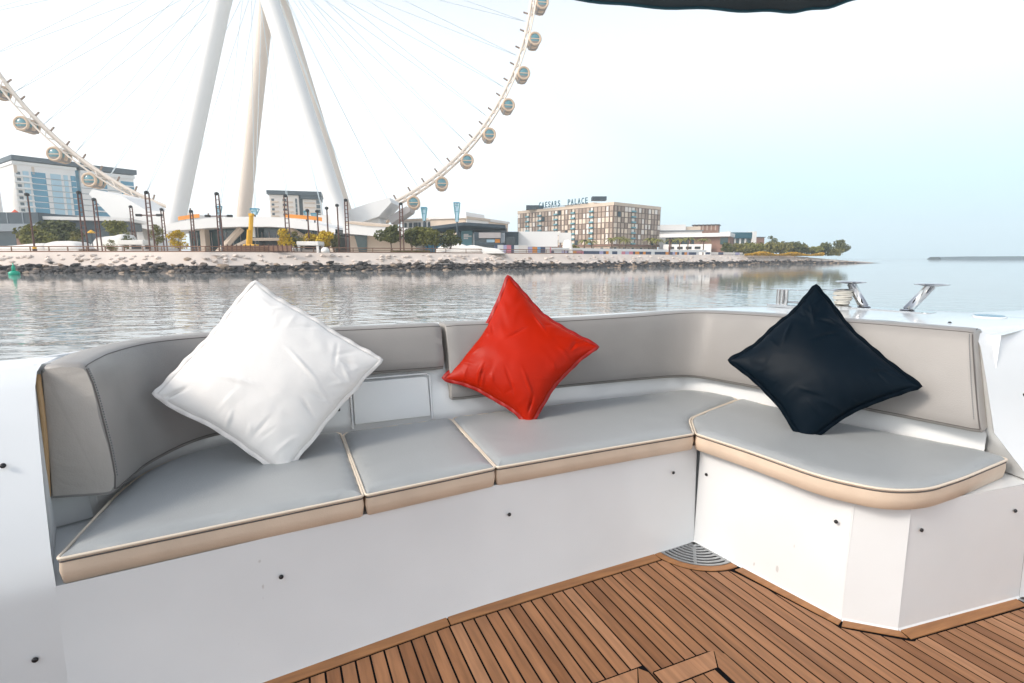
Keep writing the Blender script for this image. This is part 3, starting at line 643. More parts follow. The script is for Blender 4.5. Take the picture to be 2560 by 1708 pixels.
# ---- scatter pillows
def pillow(name_mat, hem_mat, label, T, L, Rr, B_, thick=0.085, seed=1, pinch=0.045, folds=()):
    T, L, Rr, B_ = (Vector(p) for p in (T, L, Rr, B_)); ctr = (T + L + Rr + B_) / 4
    nrm_ = ((Rr - L).cross(T - B_)).normalized()
    if nrm_.dot(Vector((0, 0, 1.0)) * 0 - ctr) < 0: nrm_ = -nrm_            # towards the cockpit
    n = 84; rows = {1: [], -1: []}; fr_ = random.Random(seed * 17); folds = list(folds)
    for k_ in range(22):          # creases running in from the hems, some long ones towards the corners
        e_ = fr_.randrange(4); q_ = fr_.uniform(.08, .92); dp = fr_.uniform(.05, .16); an = fr_.gauss(0, .45); c0_, s0_ = math.cos(an), math.sin(an)
        cu_, cv_, dx_, dy_ = [(q_, dp, s0_, c0_), (q_, 1 - dp, s0_, -c0_), (dp, q_, c0_, s0_), (1 - dp, q_, -c0_, s0_)][e_]
        folds.append((cu_, cv_, dx_, dy_, fr_.choice((-1, 1)) * fr_.uniform(.002, .0042), fr_.uniform(.06, .17)))
    def P(u, v):
        q = (1 - u) * (1 - v) * B_ + u * (1 - v) * Rr + u * v * T + (1 - u) * v * L
        su, sv = math.sin(math.pi * u), math.sin(math.pi * v)
        du, dv = (u - .5), (v - .5)
        e1 = (Rr - B_); e2 = (L - B_)
        wob = noise.noise(Vector((u * 3, v * 3, seed))) * .05 + noise.noise(Vector((u * 9, v * 9, seed + 5))) * .012
        q -= e1 * (du * 2 * pinch * sv * abs(du) * 2) + e2 * (dv * 2 * pinch * su * abs(dv) * 2)
        q += (e1 * du + e2 * dv) * wob
        return q
    def H_(u, v):
        su, sv = max(0, math.sin(math.pi * u)), max(0, math.sin(math.pi * v))
        return (su * sv) ** .52
    for sgn in (1, -1):
        for i in range(n + 1):
            rr = []
            for j in range(n + 1):
                u, v = j / n, i / n; q = P(u, v); h = thick * H_(u, v) * (1.28 - .56 * (u + v) / 2)
                w = Vector((u * 4.2, v * 4.2, seed * 3.1 + sgn))
                edge_ = 1 - (4 * u * (1 - u)) * (4 * v * (1 - v))
                h += (0.006 * noise.noise(w * .7) + .0015 * noise.noise(w * 2.0)) * (1 - edge_ * .4)
                # puckers running in from the hem
                for (cu, cv, du_, dv_, amp, ln) in folds:
                    x = (u - cu) * du_ + (v - cv) * dv_; y = -(u - cu) * dv_ + (v - cv) * du_
                    if abs(x) < ln: h += amp * 1.2 * math.exp(-(y / .0105) ** 2) * math.cos(x / ln * math.pi / 2) ** 2
                pk = math.sin((u * 37 + 4 * noise.noise(w * 1.3))) * math.exp(-min(v, 1 - v) * 9) + math.sin((v * 37 + 4 * noise.noise(w * 1.7))) * math.exp(-min(u, 1 - u) * 9)
                h += .0055 * pk * (4 * min(u, 1 - u, v, 1 - v, .25))
                if min(u, v, 1 - u, 1 - v) < 1e-6: h = 0.0005
                q = q + nrm_ * (h * sgn)
                if q.z < 0.5075:
                    d = .5075 - q.z; q = Vector((q.x, q.y, .5075 + .0)) + Vector((nrm_.x, nrm_.y, 0)) * (d * .4 * sgn)
                rr.append(q)
            rows[sgn].append(rr)
    base = (B_.x, B_.y, .5)
    t = thing('scatter_pillow', label, 'pillow', base, boat=True, group='scatter pillows on the bench')
    m = M(); m.grid(rows[1]); m.grid([list(reversed(r_)) for r_ in rows[-1]])
    m.part('cover', name_mat, t, smooth=True)
    ring = [rows[1][0][j] for j in range(n)] + [rows[1][i][n] for i in range(n)] + [rows[1][n][n - j] for j in range(n)] + [rows[1][n - i][0] for i in range(n)]
    c2 = ctr; out = []
    for k, p in enumerate(ring):
        a, b_ = ring[k - 1], ring[(k + 1) % len(ring)]; tg = (b_ - a).normalized(); d = nrm_.cross(tg)
        if d.dot(p - c2) < 0: d = -d
        wv = nrm_ * .004 * math.sin(k * .55 + seed) ; q = p + d * .014 + wv
        if q.z < .506: q.z = .506
        out.append(q)
    hm = M(); K = len(ring); th = nrm_ * .0022
    hm.v = [tuple(p + th) for p in ring] + [tuple(p + th * .6) for p in out] + [tuple(p - th * .6) for p in out] + [tuple(p - th) for p in ring]
    for r_ in range(3):
        for k in range(K): hm.f.append((r_ * K + k, r_ * K + (k + 1) % K, (r_ + 1) * K + (k + 1) % K, (r_ + 1) * K + k))
    hm.part('hem', hem_mat, t, smooth=True)
    return t
pillow('cotton_white', 'hem_white', 'large white scatter pillow standing on one corner at the left', (-.08, 2.31, 1.104), (-.392, 2.07, .752), (.346, 2.09, .806), (-.02, 1.90, .475), .085, 1, .02,
       folds=[(.30, .62, .3, -.95, .006, .2), (.62, .35, .25, .97, .006, .22), (.4, .12, .3, .95, -.006, .12), (.75, .08, .5, .9, .005, .10), (.06, .5, .9, .2, .006, .1), (.05, .9, .8, -.6, -.014, .12)])
pillow('satin_red', 'hem_red', 'bright red satin scatter pillow standing on one corner in the middle', (1.012, 2.37, 1.108), (.655, 2.255, .672), (1.30, 2.035, .805), (.958, 2.01, .480), .080, 2, .085,
       folds=[(.62, .62, .85, -.5, -.006, .16), (.3, .25, .5, .86, .006, .2), (.2, .4, .6, .8, -.005, .2), (.15, .1, .95, .3, -.012, .12), (.85, .5, .4, .9, .006, .15), (.1, .7, .9, .3, .006, .14)])
pillow('satin_navy', 'hem_navy', 'dark navy blue scatter pillow standing on one corner at the right', (2.125, 1.605, 1.075), (1.80, 1.735, .757), (2.185, 1.195, .725), (1.882, 1.41, .480), .085, 3, .06,
       folds=[(.75, .62, .95, -.3, -.008, .2), (.5, .85, .8, .5, .008, .16), (.8, .85, .6, .8, .008, .14), (.3, .3, .6, -.8, .006, .15)])

# ---- deck fittings on the starboard quarter
ZC = .928
f = thing('fairlead', 'steel roller fairlead standing on the white coaming, left of the navy pillow tip', 'fairlead', (2.70, 2.22, ZC), boat=True)
M().box(2.64, 2.80, 2.10, 2.30, ZC - .01, ZC + .006).part('base_plate', 'steel', f, bevel=.002)
M().lathe([(.024, 0), (.024, .085)], (2.70, 2.235, ZC + .006), 16).part('roller', 'steel', f, sharp=40)
M().lathe([(.020, 0), (.020, .085)], (2.715, 2.275, ZC + .006), 16).part('roller', 'steel', f, sharp=40)
M().box(2.66, 2.78, 2.12, 2.30, ZC + .091, ZC + .096).part('top_plate', 'steel', f, bevel=.002)
M().tube([(2.72, 2.23, ZC + .018), (2.80, 2.06, ZC + .018)], .006, 8).part('bar', 'steel', f, smooth=True)
c = thing('mooring_winch', 'steel mooring winch drum with coiled pale rope behind the navy pillow', 'winch', (2.87, 2.0, ZC), boat=True)
M().lathe([(.05, -.01), (.05, .008), (.032, .02), (.028, .06), (.034, .085), (.034, .092)], (2.87, 2.0, ZC), 20).part('drum', 'steel', c, sharp=40)
M().lathe([(.045, .092), (.052, .097), (.045, .102), (.012, .105)], (2.87, 2.0, ZC), 20).part('drum_cap', 'steel', c, sharp=40)
pts = [(2.87 + (.038 + .006 * math.sin(k * .9)) * math.cos(k * .42), 2.0 + (.038 + .006 * math.sin(k * .9)) * math.sin(k * .42), ZC + .016 + k * .00085 + .003 * math.sin(k * .42 * .5 + 1)) for k in range(88)]
M().tube(pts, .0062, 6).part('rope_turns', 'rope', c, smooth=True)
M().tube([(2.835, 2.0, ZC + .094), (2.79, 2.04, ZC + .097), (2.74, 2.09, ZC + .094)], .003, 6).part('handle', 'steel', c)
k_ = thing('mooring_bollard', 'twin post steel mooring bollard with splayed posts and flat caps, right of the navy pillow', 'bollard', (2.95, 1.82, ZC), boat=True)
M().prism(round_poly([(2.86, 2.06), (2.90, 1.58), (3.02, 1.60), (3.00, 2.10)], .03), ZC - .012, ZC + .006).part('base_plate', 'steel', k_, bevel=.002)
for (x0, y0, x1, y1) in ((2.945, 1.925, 2.905, 1.985), (2.965, 1.715, 3.02, 1.645)):
    pp = M().tube([(x0, y0, ZC + .006), (x1, y1, ZC + .135)], .024, 16, r2=.021).part('post', 'steel', k_, smooth=True)
    M().lathe([(.028, 0), (.034, .004), (.028, .010)], (x0, y0, ZC + .004), 16).part('collar', 'steel', k_, sharp=40)
    M().lathe([(.030, -.010), (.072, -.002), (.076, .002), (.066, .006), (.01, .008)], (x1, y1, ZC + .140), 24).part('cap', 'steel', k_, sharp=40)
cp = thing('filler_cap', 'round blue filler cap set flush in the white coaming at the right edge', 'cap', (2.99, 1.375, .929), boat=True)
M().lathe([(.062, -.003), (.062, .006), (.056, .009)], (2.99, 1.375, .929), 28).part('ring', 'gelcoat', cp, sharp=40)
M().lathe([(.055, .006), (.055, .0105), (.045, .012)], (2.99, 1.375, .929), 28).part('lid', 'cap_blue', cp, sharp=40)

# ---- sun awning overhead: only the tip of its rear hem is in the picture
aw = thing('sun_awning', 'dark navy fabric sun awning overhead at the top edge of the picture', 'awning', (1.5, 1.2, 2.3), boat=True)
hemline = catmull([(.35, 2.40, 2.36), (.8, 2.31, 2.335), (1.235, 2.19, 2.305), (1.5, 2.13, 2.296), (1.77, 2.05, 2.30), (2.0, 1.972, 2.299), (2.17, 1.905, 2.298), (2.275, 1.84, 2.30), (2.345, 1.745, 2.303), (2.38, 1.60, 2.305), (2.40, 1.2, 2.31), (2.40, .7, 2.31)], 60)
hemline = [p + Vector((0, 0, .032)) for p in hemline]
cen = Vector((1.2, .9, 2.46))
rows = [[p + Vector((0, 0, .012)) for p in hemline]] + [[p.lerp(cen, t) + Vector((0, 0, .02 + .04 * math.sin(t * 2.5))) for p in hemline] for t in (.05, .2, .4, .6, .8)]
M().grid(rows).part('canopy', 'awning', aw, smooth=True)
M().grid([[p + Vector((0, 0, -.035 + .004 * math.sin(i * .9))) for i, p in enumerate(hemline)], [p + Vector((0, 0, .0)) for p in hemline], [p.lerp(cen, .012) + Vector((0, 0, .012)) for p in hemline]]).part('valance', 'awning_hem', aw, smooth=True)
M().tube([p + Vector((0, 0, -.035 + .004 * math.sin(i * .9))) for i, p in enumerate(hemline)], .006, 6).part('hem_cord', 'sign_blue', aw)
M().tube([(.35, 2.40, 2.37), (.5, .3, 2.42)], .016, 8).part('pole', 'steel', aw, smooth=True)
M().tube([(2.40, .7, 2.32), (.5, .3, 2.42)], .016, 8).part('pole', 'steel', aw, smooth=True)

# ================================================================== THE OBSERVATION WHEEL
WC = Vector((-96.9, 225.0, 120.2)); WPHI = 0.15; WR = 107.0
wu = Vector((math.cos(WPHI), math.sin(WPHI), 0)); wn_ = Vector((math.sin(WPHI), -math.cos(WPHI), 0))
wheel = thing('observation_wheel', 'giant white observation wheel with glass pods standing behind the waterfront', 'ferris wheel', (WC.x, WC.y, LAND))
WO = Vector((WC.x, WC.y, LAND))
def wp_(ang, r_, ofs=0.0): return WC - WO + wu * (r_ * math.cos(ang)) + Vector((0, 0, r_ * math.sin(ang))) + wn_ * ofs
NR = 192
def ring(r_, ofs): return [wp_(2 * math.pi * k / NR, r_, ofs) for k in range(NR)]
M().tube(ring(WR, 0), 0.72, 10, True).part('rim', 'wheel_rim', wheel, smooth=True)
for o_ in (-2.6, 2.6): M().tube(ring(WR + 1.6, o_), 0.32, 8, True).part('side_ring', 'wheel_rim', wheel, smooth=True)
m = M()
for k in range(0, NR, 2):
    a0 = 2 * math.pi * k / NR; a1 = 2 * math.pi * (k + 1) / NR
    for o_ in (-2.6, 2.6): m.tube([wp_(a0, WR), wp_(a1, WR + 1.6, o_)], .2, 5); m.tube([wp_(a1, WR + 1.6, o_), wp_(a0 + (a1 - a0) * 2, WR)], .2, 5)
    m.tube([wp_(a1, WR + 1.6, -2.6), wp_(a1, WR + 1.6, 2.6)], .2, 5)
m.part('rim_lattice', 'wheel_rim', wheel)
brk = M()
for k in range(NR // 2):
    a0 = 2 * math.pi * (k * 2 + .5) / NR; brk.tube([wp_(a0, WR - .4), wp_(a0, WR - 2.6, .4)], .34, 6)
brk.part('cable_anchor', 'wheel_rim_dark', wheel, kind='stuff')
HUBL = 18.0
M().tube([wp_(0, 0, -HUBL - 4), wp_(0, 0, HUBL + 4)], 5.5, 24).part('hub', 'wheel_leg', wheel, smooth=True)
cab = M().tube([(0, 0, 0), (1, 0, 0)], 1, 5).mesh('spoke', 'cable')
for k in range(48):
    a0 = 2 * math.pi * (k + .4) / 48
    if 0.62 * math.pi / 2 < a0 < 1.42 * math.pi / 2: continue
    for o_ in (-9, 9):
        p0, p1 = wp_(a0 + (.10 if o_ > 0 else -.10), 5.0, o_), wp_(a0, WR - .5); d = p1 - p0
        inst(cab, 'spoke', wheel, p0, d.to_track_quat('X', 'Z').to_euler(), (d.length, .115, .115))
def leg(end_ofs, px, py, Y, r0, r1, mt):
    hub_ = wp_(0, 0, end_ofs); foot = at(px, py, Y); foot = Vector((foot.x, foot.y, LAND - 2)) - WO
    pts = [hub_.lerp(foot, t) for t in (0, .2, .5, .8, 1)]
    M().tube(pts, r0, 20, r2=r1).part('leg', mt, wheel, smooth=True)
leg(HUBL, 414, 640, 190, 3.0, 3.3, 'wheel_leg')
leg(HUBL, 884, 640, 190, 3.0, 3.3, 'wheel_leg')
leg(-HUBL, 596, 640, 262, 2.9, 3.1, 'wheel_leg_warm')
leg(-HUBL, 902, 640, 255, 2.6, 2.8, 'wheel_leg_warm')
# pods: built once, copied round the part of the rim in view; a pod hangs outside the rim
PS = .80
pod0 = M().lathe([(2.2, -4.0), (2.9, -3.2), (3.1, -1.2), (3.1, 1.2), (2.9, 3.2), (2.2, 4.0)], seg=18).mesh('pod', 'pod_glass', True)
bandm = M().tube([(2.85 * math.cos(t * .2618), 2.85 * math.sin(t * .2618), 0) for t in range(24)], .62, 8, True).mesh('band', 'pod_band', True)
pod_mid = M().lathe([(3.2, -1.3), (3.4, -1.1), (3.4, 1.1), (3.2, 1.3)], seg=20).mesh('collar', 'pod_band', True)
pod_floor = M().box(-3.22, 3.22, -3.25, -1.35, -4.15, 4.15)
pod_floor.v = [(x * (.62 if y < -2.5 else .9), y * (.93 if y < -2.5 else 1), z) for x, y, z in pod_floor.v]
pod_belly = pod_floor.mesh('belly', 'pod_body')
deckm = M().box(-2.3, 2.3, -.28, .12, -4.12, 4.12).mesh('floor', 'pod_band')
Rm = Matrix((wu, Vector((0, 0, 1)), wn_)).transposed()       # local x along rim plane, y up, z along the axle
for k in range(-14, 11):
    ang = R(300.2 + 7.4 * k)
    if not (R(196) < ang < R(372)): continue
    p = wp_(ang, WR + 4.2); q = inst(pod0, 'pod', wheel, p, Rm.to_euler(), (PS, PS, PS))
    for me, nm, zz in ((bandm, 'band', 3.7), (bandm, 'band', -3.7), (pod_mid, 'collar', 0), (pod_belly, 'belly', 0), (deckm, 'floor', 0)): inst(me, nm, q, (0, 0, zz))

# boarding platform under the wheel: a white deck with flared wings
pl = thing('boarding_platform', 'white boarding platform with upswept wings under the giant wheel', 'platform', ground(640, 205))
O = ground(640, 205)
def wing(pts, d0, d1, mt, name):
    m = M(); poly = [at(px, py, 205) - O for px, py in pts]; n = len(poly)
    m.add([(p.x, d0, p.z) for p in poly] + [(p.x, d1, p.z) for p in poly], [tuple(range(n)), tuple(range(2 * n - 1, n - 1, -1))] + [((i + 1) % n, i, n + i, n + (i + 1) % n) for i in range(n)]); m.part(name, mt, pl)
wing([(264, 492), (272, 480), (345, 497), (400, 530), (640, 552), (860, 540), (940, 512), (985, 500), (990, 512), (960, 545), (900, 566), (640, 584), (430, 582), (330, 560)], -8, 8, 'white_paint', 'deck')
wing([(318, 556), (372, 556), (395, 640), (330, 640)], -5, 5, 'white_wall', 'pier'); wing([(905, 560), (955, 548), (985, 640), (900, 640)], -5, 5, 'white_wall', 'pier')
wing([(977, 546), (1022, 519), (1032, 524), (1030, 532), (985, 562)], -5, 5, 'grey_panel', 'ramp')

# ================================================================== BUILDINGS
def oriented(px0, Y0, px1, Y1, label, cat, name, group=None):
    """a thing whose local x runs along a facade from its left to its right end; local y points away from the viewer"""
    a, b_ = ground(px0, Y0), ground(px1, Y1); d = b_ - a; rz = math.atan2(d.y, d.x)
    t = thing(name, label, cat, (a.x, a.y, LAND), rz, group); return t, math.hypot(d.x, d.y)
def zpx(py, Y, px=1280): return at(px, py, Y).z - LAND
def unit(name, m, x, z, d=.25): return M().box(0, x, -d, .3, 0, z).mesh(name, m)

# left residential tower of two volumes
t, L = oriented(64, 300, 358, 347, 'tall white and blue glass apartment tower on the far left behind the trees', 'building', 'apartment_tower')
HT = zpx(388, 300); split = L * .47
M().box(0, split, 0, 26, 0, HT - 3).part('wall', 'white_wall', t); M().box(split + 2.5, L - .5, 1.2, 24, 0, HT - 4.5).part('wall', 'white_wall', t)
M().box(split, split + 2.5, 3, 20, 0, HT - 4).part('stair_core', 'glass_blue', t)
M().box(-.8, split + 4, -2.2, 27, HT - 2.4, HT).part('roof', 'slate', t); M().box(split + 2.0, L + 1, -.8, 26, HT - 3.2, HT - .4).part('roof', 'slate', t)
M().box(-.6, split + .6, -.8, 26.6, HT - 4.4, HT - 2.9).part('cornice', 'white_paint', t); M().box(split + 2.6, L, .2, 24.5, HT - 5.8, HT - 3.9).part('cornice', 'white_paint', t)
fl_h = 3.25; nf = int((HT - 9.5) / fl_h)
gB = unit('window', 'glass_blue', 1, fl_h - .5); gP = unit('window', 'glass_pale', 1, fl_h - .5); gD = unit('window', 'glass_dark', 1, fl_h - 1.1)
slab = M().box(0, 1, -1.5, .2, 0, .9).mesh('balcony', 'white_paint'); line_m = M().box(0, 1, -.32, .1, 0, .28).mesh('floor_line', 'slate_light')
for k in range(nf):
    z = 4 + k * fl_h
    for f0, f1, me, d in ((.03, .09, gD, 0), (.13, .22, gP, 0), (.26, .49, gB, .0), (.57, .74, gP, 0), (.79, .86, gP, 0), (.91, .995, gB, 0)):
        o = inst(me, 'window', t, (f0 * split, 0, z)); o.scale = ((f1 - f0) * split, 1, 1)
    o = inst(slab, 'balcony', t, (-.5, 0, z - .4)); o.scale = (.27 * split, 1, 1)
    o = inst(line_m, 'floor_line', t, (.48 * split, 0, z - .3)); o.scale = (.45 * split, 1, 1)
    rw = L - split - 3
    for f0, f1 in ((.20, .47), (.74, .99)):
        o = inst(gB, 'window', t, (split + 2.5 + f0 * rw, 1.2, z)); o.scale = ((f1 - f0) * rw, 1, 1)
        o = inst(slab, 'balcony', t, (split + 2.5 + f0 * rw, 1.2, z - .4)); o.scale = ((f1 - f0) * rw, .8, .8)
    o = inst(line_m, 'floor_line', t, (split + 2.6, 1.2, z - .3)); o.scale = (.19 * rw, 1, 1)
    o = inst(line_m, 'floor_line', t, (split + 2.6 + .48 * rw, 1.2, z - .3)); o.scale = (.25 * rw, 1, 1)
M().box(.0, .05 * split, -.3, .2, HT - 9, HT - 5).part('pier', 'cream_wall', t); M().box(.28 * split, .32 * split, -.25, .2, HT - 9, HT - 5).part('pier', 'cream_wall', t)
# tower cut by the left edge
t, L = oriented(-170, 280, -8, 285, 'white tower with dark roof cut off by the left edge of the picture', 'building', 'apartment_tower')
HT = zpx(388, 285)
M().box(0, L, 0, 9, 0, HT - 5).part('wall', 'white_wall', t); M().box(-1, L + .2, -1, 9.5, HT - 5, HT).part('roof', 'slate', t)
for k in range(int((HT - 8) / 3.25)):
    for x0, w in ((L - 3.2, 2.0), (L - 8, 3), (L - 14, 4)): o = inst(gD, 'window', t, (x0, 0, 3.5 + k * 3.25)); o.scale = (w, 1, 1)
    o = inst(slab, 'balcony', t, (L - 9, 0, 3.1 + k * 3.25)); o.scale = (5, .7, .8)
# mid tower seen between the wheel legs
t, L = oriented(683, 330, 808, 338, 'cream apartment block with dark flat roof seen between the wheel legs', 'building', 'apartment_block')
HT = zpx(476, 330); s1_ = L * .57
M().box(0, s1_, 0, 22, 0, HT - 2.5).part('wall', 'panel_white', t); M().box(s1_ + 2.2, L, 1, 22, 0, HT - 4.5).part('wall', 'panel_white', t); M().box(s1_, s1_ + 2.2, 3, 20, 0, HT - 3).part('stair_core', 'slate', t)
M().box(-1.2, L + .8, -1.5, 23, HT - 2.2, HT).part('roof', 'slate', t); M().box(s1_ + 1, L + .4, -.6, 22, HT - 4.2, HT - 2.1).part('roof', 'slate', t)
cb = M().box(0, 1, -.7, .2, 0, .8).mesh('balcony', 'cream_wall')
for k in range(int((HT - 6) / 2.8)):
    z = HT - 7 - k * 2.8
    for f0, f1 in ((.04, .30), (.42, .80)):
        o = inst(cb, 'balcony', t, (f0 * s1_, 0, z)); o.scale = ((f1 - f0) * s1_, 1, 1)
        o = inst(gD, 'window', t, (f0 * s1_ + .4, 0, z + .9)); o.scale = ((f1 - f0) * s1_ * .35, .6, .6)
    o = inst(gD, 'window', t, (.88 * s1_, 0, z)); o.scale = (.06 * s1_, 1, 1.2)
    o = inst(cb, 'balcony', t, (s1_ + 3, 1, z)); o.scale = ((L - s1_) * .5, 1, 1)
    o = inst(gD, 'window', t, (s1_ + 2.5 + (L - s1_) * .6, 1, z)); o.scale = ((L - s1_) * .18, 1, 1)
# low dark buildings at the left
t, L = oriented(-200, 165, 108, 165, 'low dark glass pavilion with grey roof band at the left edge', 'building', 'pavilion')
z1, z2, z3 = zpx(531, 165), zpx(560, 165), zpx(579, 165)
M().box(0, L, 0, 18, z2, z1).part('roof_glazing', 'slate', t); M().box(-1, L + 1, -1.5, 19, z3, z2 - .02).part('roof_band', 'slate_light', t); M().box(1, L * .98, .5, 17, 0, z3 - .02).part('wall', 'glass_dark', t)
M().box(L * .80, L * .86, .0, .4, 0, z3 - .6).part('door', 'brick_brown', t)
for k in range(8): M().box(k * L / 8, k * L / 8 + .25, -.15, .1, z2 + .1, z1 - .1).part('mullion', 'slate_light', t)
t, L = oriented(150, 170, 322, 176, 'long dark roofed pavilion behind the trees below the apartment tower', 'building', 'pavilion')
z1, z2 = zpx(544, 172), zpx(552, 172)
M().box(-2, L + 2, -3, 16, z2, z1).part('roof', 'white_wall', t); M().box(-.5, L + .5, -.5, 15, z2 - 2.6, z2 - .02).part('fascia', 'slate', t); M().box(1, L - 1, 1, 14, 0, z2 - 2.62).part('wall', 'glass_dark', t)
# terminal under the wheel: long curved white roof over glass, raking struts
t = thing('wheel_terminal', 'long low terminal with curved white roof and glass front under the wheel', 'building', ground(640, 150)); O = ground(640, 150)
def strip(pts_top, pts_bot, y0, y1, mt, name, Y=150):
    a = [at(*p, Y) - O for p in pts_top]; b_ = [at(*p, Y) - O for p in pts_bot]; m = M(); n = len(a)
    m.grid([[(p.x, y1, p.z + .6) for p in a], [(p.x, y0, p.z) for p in a], [(p.x, y0, p.z) for p in b_], [(p.x, y0 + 2.5, p.z + .05) for p in b_], [(p.x, y1, p.z) for p in b_]])
    return m.part(name, mt, t)
rt = [(430, 565), (480, 555), (540, 548), (618, 545), (690, 545), (740, 549), (800, 560), (850, 575)]
rb = [(430, 580), (480, 577), (540, 572), (618, 569), (690, 569), (740, 572), (800, 578), (850, 587)]
strip(rt, rb, -4, 22, 'white_paint', 'roof')
for seg in (((468, 554), (500, 549), (520, 547)), ((728, 547), (765, 550), (800, 553), (818, 556))):
    a = [at(px, py, 151) - O for px, py in seg]; M().grid([[(p.x, -3, p.z + 1.0) for p in a], [(p.x, -3, p.z) for p in a]]).grid([[(p.x, -2.5, p.z + 1.0) for p in a], [(p.x, -3, p.z + 1.0) for p in a]]).part('roof_trim', 'orange_paint', t)
X = lambda px, Y=150: at(px, 600, Y).x - O.x
Z = lambda py, Y=150: at(640, py, Y).z - O.z
M().box(X(462), X(838), 2.2, 20, 0, Z(568)).part('wall', 'glass_teal', t)
gt = M().box(0, 1, -.12, .1, 0, 1).mesh('window', 'glass_teal'); gd = M().box(0, 1, -.12, .1, 0, 1).mesh('window', 'glass_dark')
for k in range(20):
    x0, x1 = X(466 + k * 18.3), X(466 + k * 18.3 + 16.6)
    for z0, z1, me in ((Z(629), Z(612), gd), (Z(610.5), Z(596), gt), (Z(594.5), Z(581 if 3 < k < 16 else 584), gd if k % 3 else gt)):
        if z1 > z0: o = inst(me, 'window', t, (x0, 2.1, z0)); o.scale = (x1 - x0, 1, z1 - z0)
for k in range(21): x = X(465 + k * 18.3); M().box(x - .09, x + .09, 1.85, 2.1, 0, Z(580)).part('mullion', 'grey_panel', t)
M().box(X(506), X(518), -1, 1.4, 0, Z(574)).part('column', 'cream_wall', t)
def strut(px0, py0, px1, py1, r_=.75, d0=-1.5, d1=1.5):
    M().tube([(X(px0), d0, Z(py0)), (X(px1), d1, Z(py1))], r_, 6).part('strut', 'cream_wall', t)
strut(552, 634, 606, 571, 1.0, -2, 0); strut(584, 622, 622, 602, .7, -1, 0); strut(728, 571, 762, 596, .7); strut(838, 634, 815, 590, .6, -2, 0)
M().box(X(634), X(702), -.6, 2.0, Z(602), Z(595)).part('lintel', 'cream_wall', t); M().box(X(640), X(698), 1.7, 2.05, 0, Z(603)).part('entrance', 'black', t)
M().box(X(632), X(641), -.5, 1.5, Z(593), Z(567)).part('panel', 'white_paint', t)
# eastern wing of the terminal
t = thing('terminal_wing', 'white sweeping roofed wing of the terminal left of the trees', 'building', ground(940, 150)); O = ground(940, 150)
strip([(866, 556), (920, 561), (985, 568), (1040, 574)], [(866, 585), (905, 588), (985, 596), (1040, 600)], -3, 22, 'white_paint', 'roof')
strip([(870, 556), (920, 560), (985, 566)], [(872, 560), (920, 566), (985, 570)], -3.3, 4, 'cream_wall', 'roof_edge')
M().box(X(868), X(1035), 2, 20, 0, Z(589)).part('wall', 'cream_wall', t)
M().add([(X(882), 1.7, Z(588)), (X(914), 1.7, Z(588)), (X(912), 1.7, 0), (X(893), 1.7, 0)], [(3, 2, 1, 0)]).part('window', 'glass_teal', t)

# low row with windows, dark canopy building, pavilions (right of the trees)
t, L = oriented(1008, 215, 1168, 200, 'long white low rise with a row of tall windows behind the canopy building', 'building', 'low_rise')
M().box(0, L, 0, 15, 0, zpx(550, 205)).part('wall', 'white_wall', t); M().box(-.5, L + .5, -.6, 15.5, zpx(550, 205) + .02, zpx(544, 205)).part('parapet', 'cream_wall', t)
ww = unit('window', 'slate', 1, zpx(554, 205) - zpx(566, 205), .2)
for k in range(13): o = inst(ww, 'window', t, (1.2 + k * L / 13.2, 0, zpx(566, 205))); o.scale = (1.1 + .4 * (k % 3), 1, 1)
t, L = oriented(1165, 200, 1270, 235, 'cream low rise corner block with flat roof behind the canopy building', 'building', 'low_rise')
h_ = zpx(546, 200); M().box(0, L, 0, 15, 0, h_).part('wall', 'cream_wall', t); M().box(-.6, L + .4, -.6, 15.6, h_ + .02, h_ + 1.0).part('parapet', 'white_wall', t)
for k in range(9):
    for r_ in range(3): o = inst(ww, 'window', t, (2 + k * L / 9.4, 0, h_ - 3.4 - r_ * 3.2)); o.scale = (2.0, 1, .9)
M().box(L * .2, L * .62, 4, 12, h_ + 1, h_ + 3).part('roof_house', 'white_wall', t)
t, L = oriented(1014, 165, 1262, 165, 'dark canopy pavilion with blue glass walls and wide flat roof', 'building', 'canopy_pavilion')
zr0, zr1 = zpx(566, 165), zpx(559, 165)
xf = lambda px: (px - 1014) / 248 * L
rp = [(xf(1000), 8), (xf(1000), -3), (xf(1165), -6), (xf(1264), -3), (xf(1264), 12)]
m = M(); n = len(rp); zt = [zr0 - 1.4, zr0 - 1.4, zr1, zr1 - .6, zr1 - .6]
m.add([(x, y, z - .9) for (x, y), z in zip(rp, zt)] + [(x, y, z) for (x, y), z in zip(rp, zt)], [tuple(range(n)), tuple(range(2 * n - 1, n - 1, -1))] + [((i + 1) % n, i, n + i, n + (i + 1) % n) for i in range(n)]).part('roof', 'slate', t)
M().box(xf(1030), xf(1143), 1, 10, 0, zr0 - 2.6).part('wall', 'glass_blue', t)
for k in range(10): x = xf(1036 + k * 11); M().box(x - .1, x + .1, .75, 1, 0, zr0 - 2.7).part('mullion', 'slate', t)
M().box(xf(1144), xf(1152), -1, 6, 0, zr1 - 1.8).part('column', 'slate', t)
M().box(xf(1153), xf(1181), 0, 6, 0, zpx(568, 165)).part('panel', 'teal_panel', t)
for k, (z0, w) in enumerate(((zpx(589, 165), 10), (zpx(593, 165), 16), (zpx(598, 165), 9))): M().box(xf(1160), xf(1160) + pxw(w * 1.2, 165), -.4, -.1, z0, z0 + .45).part('sign_stripe', 'white_paint', t)
M().box(xf(1182), xf(1262), 3, 12, zpx(582, 165), zr1 - 1.9).part('upper_wall', 'slate_light', t)
t, L = oriented(1186, 158, 1262, 158, 'grey box kiosk with dark base and orange panel in front of the canopy pavilion', 'building', 'kiosk')
xf2 = lambda px: (px - 1186) / 76 * L; Zk = lambda py: zpx(py, 158)
